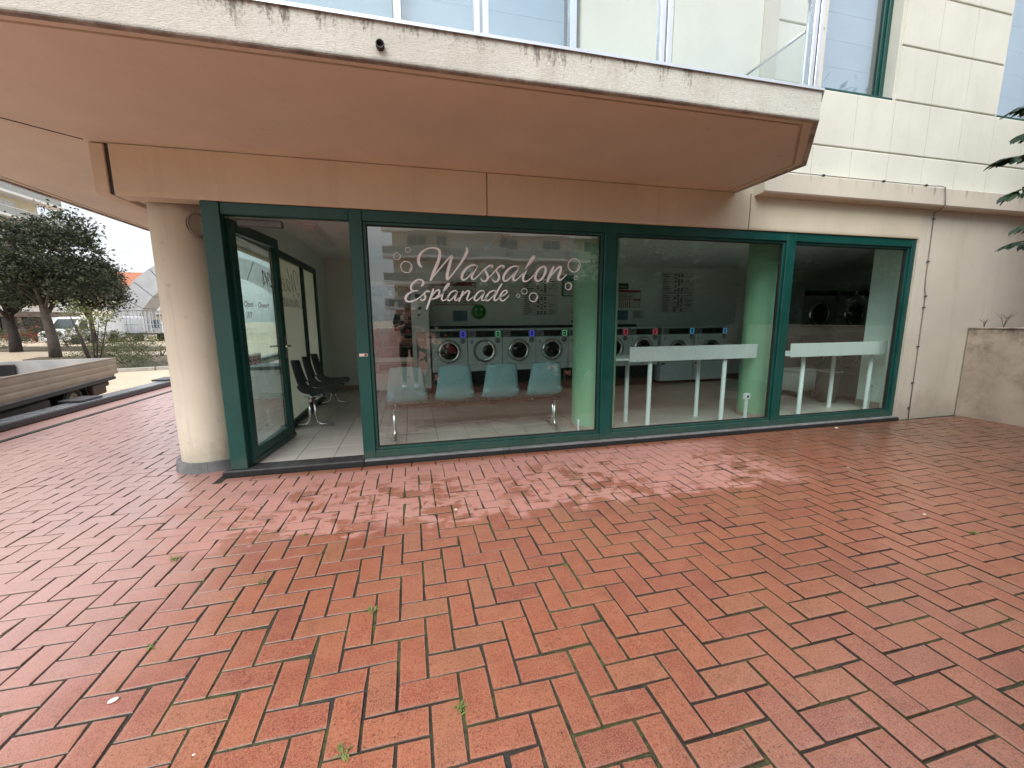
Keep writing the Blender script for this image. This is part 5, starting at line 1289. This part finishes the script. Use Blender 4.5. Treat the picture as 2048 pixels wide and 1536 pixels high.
# --- buildings
M['cream'] = wall_paint('cream_building_render', (.68, .61, .47), streak=.1)
M['pale'] = wall_paint('pale_building_render', (.62, .60, .56), streak=.08)
M['slabw'] = basic('white_balcony_slab', (.66, .65, .63), .7, var=.08)
M['rglass'] = basic('grey_balcony_glass', (.30, .31, .29), .12, var=.15)
M['winfr'] = basic('white_window_frame', (.7, .7, .7), .5, var=.05)
M['wing'] = basic('window_glass_dark', (.045, .055, .06), .05, var=.4)
M['curtain'] = basic('pale_curtain', (.62, .64, .66), .7, var=.12, scale=5)
M['shopbrown'] = basic('brown_shop_fascia', (.17, .125, .10), .6, var=.12)
M['rooftile'] = basic('orange_roof_tile', (.34, .12, .06), .75, var=.2)
M['greystone'] = basic('grey_stone_cladding', (.36, .38, .41), .6, var=.10, scale=1.5)
def windows(par, spots, zs, w, h, face, dirn, split=2):
    """windows on a wall: dirn 'y' = wall faces +y/-y at face, 'x' = wall faces x"""
    me = {}
    def B(nm, mt, a0, a1, d0, d1, z0, z1): 
        return MB().box(a0, a1, d0, d1, z0, z1) if dirn[0] == 'y' else MB().box(d0, d1, a0, a1, z0, z1)
    s_ = 1 if dirn[1] == '+' else -1
    mf = None
    for z in zs:
        for a in spots:
            loc = (a, face, z) if dirn[0] == 'y' else (face, a, z)
            if mf is None:
                f = .07; F_ = MB()
                for (p0, p1, q0, q1) in ((-w/2, -w/2+f, 0, h), (w/2-f, w/2, 0, h), (-w/2+f, w/2-f, 0, f), (-w/2+f, w/2-f, h-f, h), (-f/2, f/2, f, h-f)):
                    if dirn[0] == 'y': F_.box(p0, p1, 0, s_*.09, q0, q1)
                    else: F_.box(0, s_*.09, p0, p1, q0, q1)
                mf = F_.mesh('window', M['winfr'])
                Pn = MB(); Cn = MB()
                if dirn[0] == 'y': Pn.box(-w/2+f, w/2-f, s_*.02, s_*.04, f, h-f)
                else: Pn.box(s_*.02, s_*.04, -w/2+f, w/2-f, f, h-f)
                mp_ = Pn.mesh('pane', M['wing']); mc_ = Pn.mesh('curtain', M['curtain'])
            wo = link('window', mf, par, loc); link('pane', mp_ if random.random() < .45 else mc_, wo)
# apartment block with shops at the far left (wall runs along y)
ap = thing('apartment_block', 'pale apartment block with long glass balconies above shops at the far left', 'building', (-50, 60, STREET))
def apb(nm, mt, x0, x1, y0, y1, z0, z1, par=None): return MB().box(x0, x1, y0-60, y1-60, z0, z1).build(nm, mt, par or ap)
zf = [3.55, 6.4, 9.27, 12.15, 15.05, 17.95]
apb('wall', M['cream'], -14, 0, 20, 74, 3.8, 22.0)
apb('shop_back', M['shopbrown'], -14, -3.0, 20, 76, 0, 3.3); apb('shop_fascia', M['shopbrown'], -3.0, .3, 20, 78, 2.55, 3.25); apb('canopy_band', M['slabw'], -3.0, .45, 20, 78.5, 3.251, 3.79)
for y in (40, 47, 54, 61, 68, 76): apb('pillar', M['shopbrown'], -.4, .1, y-.3, y+.3, 0, 2.55)
for y in (43.5, 50.5, 57.5, 64.5, 72): 
    g_ = apb('shop_window', M['wing'], -2.95, -2.9, y-2.6, y+2.6, .4, 2.45)
    apb('window_poster', M['curtain'], -2.89, -2.87, y-.6, y+.4, .5, 1.7)
for k, z in enumerate(zf[1:]):
    apb('balcony_slab', M['slabw'], .0, 1.9, 20, 76.2, z-.12, z+.18)
    for q in range(14):
        y0 = 20+q*4.0; apb('balcony_glass', M['rglass'], 1.80, 1.84, y0+.04, min(y0+3.96, 75.6), z+.19, z+1.05)
    apb('balcony_rail', M['slabw'], 1.77, 1.87, 20, 75.9, z+1.06, z+1.13)
windows(ap, [y-60 for y in range(33, 73, 4)], [z+.2 for z in zf[1:]], 3.0, 2.2, .0, 'x+')
# tall grey arch
t = thing('stone_arch', 'big grey clad arch rising behind the glass truck', 'arch', (-24, 62, STREET))
na = 16
for k in range(na):
    a0_, a1_ = math.pi*(1-k/na)-.004, math.pi*(1-(k+1)/na)+.004
    Ri, Ro, cz = 9.7, 12.3, -2.0; V = []
    for yy in (-1.5, 1.5):
        V += [(Ri*math.cos(a0_), yy, cz+Ri*math.sin(a0_)), (Ro*math.cos(a0_), yy, cz+Ro*math.sin(a0_)), (Ro*math.cos(a1_), yy, cz+Ro*math.sin(a1_)), (Ri*math.cos(a1_), yy, cz+Ri*math.sin(a1_))]
    MB().add(V, [(0, 1, 2, 3), (7, 6, 5, 4), (0, 4, 5, 1), (1, 5, 6, 2), (2, 6, 7, 3), (3, 7, 4, 0)]).build('cladding_panel', M['greystone'], t)
# terraced house seen through the arch, and a tiled roof house
t = thing('terrace_house', 'pale house with stepped dark terraces seen under the arch', 'building', (-46, 95, STREET))
for k, (a, b, z0, z1) in enumerate(((-7, 9, 0, 3.0), (-5.6, 9, 3.2, 5.9), (-3.8, 9, 6.1, 8.2))):
    MB().box(a, b, 0, 8, z0, z1).build('wall', M['pale'], t); MB().box(a-.5, b, -.9, 8, z1, z1+.2).build('terrace_slab', M['kerbdark'], t)
    windows(t, [a+1.5+2.6*q for q in range(4)], [z0+.5], 1.9, 1.7, -.01, 'y-')
MB().extr([(-4.3, 8.4), (9.5, 8.4), (9.5, 9.6), (-2.2, 9.6)], -.9, 8, 1).build('roof', M['kerbdark'], t)
t = thing('tiled_roof_house', 'house with orange tiled roof behind the dark trees', 'building', (-57, 98, STREET))
MB().box(-6, 7, 0, 8, 0, 8.6).build('wall', M['pale'], t); MB().extr([(-.6, 8.6), (8.6, 8.6), (4, 11.8)], -6.5, 7.5, 0).build('roof', M['rooftile'], t)
windows(t, [-4, -1, 2, 5], [1, 4, 6.4], 1.5, 1.5, -.01, 'y-')
# apartment house across the square, mirrored in the shop windows
op = thing('facing_apartment_house', 'cream apartment house with wavy balconies mirrored in the shop windows', 'building', (0, -40, 0))
MB().box(-1.6, 62, -12, 0, 0, 20.5).build('wall', M['cream'], op)
for k in range(7):
    z = 2.45+2.74*k; pts = [(-2.6, 0)]; x = -2.6; up_ = True
    edge = []
    while x < 62:
        edge.append((x, 1.35 if up_ else 2.15)); x += 2.6; edge.append((min(x, 62), 1.35 if up_ else 2.15)); x += .9; up_ = not up_
    edge = [e for e in edge if e[0] <= 62]
    poly = [(-2.6, .0)]+[(-2.6, edge[0][1])]+edge[1:]+[(62, 0)]
    MB().prism(poly[::-1], z, z+.28).build('balcony_slab', M['slabw'], op)
    rl = MB(); tr_ = MB()
    pth = [poly[0]]+poly[1:]
    for (a, b), (c, d) in zip(pth[:-2], pth[1:-1]):
        if abs(a-c)+abs(b-d) < .01: continue
        rl.add([(a, b-.06, z+.36), (c, d-.06, z+.36), (c, d-.06, z+1.12), (a, b-.06, z+1.12)], [(0, 1, 2, 3)])
        tr_.tube([(a, b-.06, z+1.2), (c, d-.06, z+1.2)], .035, 6)
    solid(rl.build('balcony_panel', M['rglass'], op), .02); tr_.build('balcony_rail', M['slabw'], op)
windows(op, [1.0+5.2*k for k in range(12)], [.25+2.74*k for k in range(7)], 2.2, 2.1, 0.0, 'y+')
windows(op, [3.7+5.2*k for k in range(11)], [.25+2.74*k for k in range(7)], 1.2, 2.1, 0.0, 'y+')
box('far_wing_wall', M['cream'], 40, 62, -39.9, -20, 0, 17, op).location = (0, 40, 0)
# clipped hedge just behind the photographer's right side, mirrored dark in the shop windows
t = thing('hedge', 'tall dark green hedge behind the camera, mirrored dark in the shop windows', 'hedge', (.55, -.75, 0))
P1, _ = clumps([(x_, 0, z_, .75, .34, .62) for x_ in np.arange(.3, 8.6, .55) for z_ in (.45, 1.1, 1.65)], 1150, 46, .13, .0); P1[:, 1] = np.minimum(P1[:, 1], .42)
P2, _ = clumps([(x_, -.2, z_, .8, .4, .7) for x_ in np.arange(6.2, 15.0, .7) for z_ in (.5, 1.3, 2.1, 2.8)], 1150, 46, .14, .0); P = np.concatenate([P1, P2]); P[:, 2] = np.abs(P[:, 2])
link('foliage', leaves_mesh('foliage', P, .12, M['leafbig'], .1, .65), t)
mb = MB()
for x_ in np.arange(.2, 15.0, .5): mb.tube([(x_, 0, -.05), (x_+.05, .03, .9), (x_-.03, -.03, 1.9)], [.03, .022, .01], 6)
mb.build('stems', M['barkdark'], t)
for k, (x, y, lb) in enumerate(((8.5, -4, 'leafy tree behind the hedge mirrored in the second window'), (13.0, -4.5, 'taller leafy tree behind the hedge mirrored in the right window'))):
    tree('hedge_tree', lb, (x, y, 0), 1.4, .14, [(0, 0, 2.9+.4*k, 2.6, 1.7, 1.9+.5*k)], 420+90*k, 46, .34, .24, M['leafbig'], M['barkdark'], 'trees behind the hedge')

# --- chestnut-like tree at the right, its branches reaching into the picture
def big_leaf_tree(label, loc):
    t = thing('chestnut_tree', label, 'tree', loc)
    mb = MB(); mb.tube([(0, 0, -.05), (.05, .02, 1.2), (0, .05, 2.3), (-.1, .1, 3.4)], [.13, .11, .10, .05], 12)
    V = []; F = []
    def leaf(p, d, nrm, ln):
        sd_ = d.cross(nrm).normalized(); b = len(V)
        prof = ((0, .02), (.25, .15), (.55, .30), (.78, .24), (1.0, .0))
        for s_, w in prof:
            c = p+d*ln*s_+Vector((0, 0, -1))*ln*.22*s_*s_
            V.extend([tuple(c-sd_*ln*w+nrm*ln*.05), tuple(c), tuple(c+sd_*ln*w+nrm*ln*.05)])
        for k in range(4):
            for q in (0, 1): F.append((b+3*k+q, b+3*k+q+1, b+3*k+3+q+1, b+3*k+3+q))
    def cluster(p, d):
        d = d.normalized(); n_ = Vector((random.gauss(0, .25), random.gauss(0, .25), 1)).normalized()
        s_ = d.cross(n_).normalized(); n_ = s_.cross(d)
        for a, l_ in ((-75, .6), (-38, .85), (0, 1), (38, .85), (75, .6)):
            dd = (d*math.cos(R(a))+s_*math.sin(R(a))+Vector((0, 0, -.25))).normalized(); leaf(p, dd, n_, l_*random.uniform(.085, .12))
    ends = []
    for k in range(60):
        z0 = random.uniform(1.5, 3.3); a = random.uniform(0, 6.28); ln = random.uniform(.9, 1.75)*(1.1 if z0 < 2.8 else .8)
        st = Vector((0, .04, z0)); e = st+Vector((math.cos(a)*ln, math.sin(a)*ln, random.uniform(-.15, .75)))
        if (e.x+loc[0]) > 2.35*(e.y+loc[1])+.25: ends.append((st, e))
    NE = len(ends)
    for tx, ty, tz in ((4.18, 2.24, 2.80), (4.06, 2.22, 2.44), (4.20, 2.20, 2.22), (4.25, 2.18, 1.86), (4.22, 2.2, 2.62), (4.24, 2.12, 1.98)):
        e = Vector((tx+.13, ty, tz))-Vector(loc); st = Vector((0, .04, min(3.2, max(1.4, e.z+random.uniform(-.1, .3))))); ends.append((st, e))
    for ie, (st, e) in enumerate(ends):
        mid = st.lerp(e, .55)+Vector((0, 0, .12)); mb.tube([tuple(st), tuple(mid), tuple(e)], [.028, .016, .005], 6)
        dr = (e-mid)
        cluster(e, dr)
        for q in range(7 if ie < NE else 16):
            f_ = .45+.5*random.random() if ie < NE else .62+.45*random.random(); p = st.lerp(mid, f_*1.2) if f_ < .55 else mid.lerp(e, (f_-.45)*1.6)
            cluster(p, dr+Vector((random.gauss(0, .3), random.gauss(0, .3), random.gauss(0, .15))))
    mb.build('trunk', M['bark'], t)
    me = bpy.data.meshes.new('crown'); me.from_pydata(V, [], F); me.materials.append(M['leafbig']); link('crown', me, t)
    P, _ = clumps([(2.9, -.2, 3.9, 1.9, 1.5, 1.5), (3.9, .4, 3.3, 1.6, 1.5, 1.2), (2.3, -1.2, 4.6, 1.5, 1.3, 1.0)], 300, 46, .26); P = P[(P[:, 0]+5.75) > 2.25*(P[:, 1]+1.55)+.2]  # unseen part of the crown, enlarged to shade the wall and paving at right
    link('upper_crown', leaves_mesh('upper_crown', P, .2, M['leafbig'], .2, .6), t)
big_leaf_tree('dark green large-leaved tree whose branches reach in at the right edge', (5.75, 1.55, 0))

# --- the photographer, mirrored in the wide window
def person(loc):
    t = thing('person', 'person in dark shirt and shorts holding up a phone, mirrored in the wide window', 'person', loc)
    def skin_obj(name, nodes, edges, mat, sub=2, root=0):
        me = bpy.data.meshes.new(name); me.from_pydata([n_[:3] for n_ in nodes], edges, []); o = link(name, me, t)
        md = o.modifiers.new('skin', 'SKIN'); sv = me.skin_vertices[0].data
        for i, n_ in enumerate(nodes): sv[i].radius = (n_[3], n_[4] if len(n_) > 4 else n_[3])
        sv[root].use_root = True
        s_ = o.modifiers.new('sub', 'SUBSURF'); s_.levels = sub; s_.render_levels = sub
        me.materials.append(mat); return o
    skinm = basic('skin', (.42, .26, .19), .5, var=.08); shirt = basic('dark_shirt', (.02, .022, .028), .8, var=.2); shorts = basic('dark_shorts', (.03, .03, .032), .85, var=.2); hair = basic('dark_hair', (.03, .02, .015), .6, var=.2)
    N = [(0, 0, .92, .14, .10), (0, 0, 1.12, .13, .09), (0, .01, 1.32, .165, .10), (0, .0, 1.44, .06, .06), (0, .02, 1.52, .055, .055), (0, .035, 1.60, .078, .095), (0, .03, 1.70, .07, .085),
         (-.19, 0, 1.40, .055, .055), (-.24, .04, 1.14, .043, .043), (-.10, .27, 1.20, .033, .033), (-.045, .33, 1.24, .03, .025),
         (.19, 0, 1.40, .055, .055), (.24, .04, 1.14, .043, .043), (.10, .27, 1.20, .033, .033), (.045, .33, 1.24, .03, .025),
         (-.10, 0, .84, .085, .09), (-.11, .02, .48, .058, .06), (-.11, .0, .30, .052, .058), (-.11, -.02, .09, .036, .04), (-.12, .12, .04, .042, .03),
         (.10, 0, .84, .085, .09), (.11, .02, .48, .058, .06), (.11, .0, .30, .052, .058), (.11, -.02, .09, .036, .04), (.12, .12, .04, .042, .03)]
    Ed = [(0, 1), (1, 2), (2, 3), (3, 4), (4, 5), (5, 6), (2, 7), (7, 8), (8, 9), (9, 10), (2, 11), (11, 12), (12, 13), (13, 14), (0, 15), (15, 16), (16, 17), (17, 18), (18, 19), (0, 20), (20, 21), (21, 22), (22, 23), (23, 24)]
    skin_obj('body', N, Ed, skinm)
    skin_obj('shirt', [(0, 0, .90, .165, .115), (0, 0, 1.12, .15, .105), (0, .01, 1.33, .18, .115), (0, 0, 1.43, .075, .072), (-.20, 0, 1.40, .07, .07), (-.235, .03, 1.22, .058, .058), (.20, 0, 1.40, .07, .07), (.235, .03, 1.22, .058, .058)], [(0, 1), (1, 2), (2, 3), (2, 4), (4, 5), (2, 6), (6, 7)], shirt)
    skin_obj('shorts', [(0, 0, .93, .155, .11), (-.10, 0, .82, .10, .105), (-.11, .015, .55, .085, .085), (.10, 0, .82, .10, .105), (.11, .015, .55, .085, .085)], [(0, 1), (1, 2), (0, 3), (3, 4)], shorts)
    skin_obj('hair', [(0, .0, 1.645, .078, .085), (0, .015, 1.725, .075, .085)], [(0, 1)], hair)
    for s_ in (-1, 1):
        for k in range(4):   # fingers curled round the phone
            z = 1.265+.016*k; skin_obj('finger', [(s_*.045, .33, z-.03, .008), (s_*.060, .355, z, .008), (s_*.052, .372, z+.006, .007), (s_*.035, .374, z+.006, .006)], [(0, 1), (1, 2), (2, 3)], skinm, 1)
        skin_obj('thumb', [(s_*.045, .325, 1.235, .010), (s_*.035, .335, 1.27, .009), (s_*.022, .342, 1.295, .008)], [(0, 1), (1, 2)], skinm, 1)
        MB().box(-.05, .05, -.09, .17, 0, .075, .025).build('shoe', M['white'], t, (s_*.115, .02, 0))
    return t
person((-.06, -.40, 0))
ph = thing('mobile_phone', 'mobile phone in the hands of the mirrored person', 'phone', (-.01, -.034, 1.235))
MB().box(-.037, .037, -.004, .004, 0, .15, .003).build('phone_body', M['black'], ph)
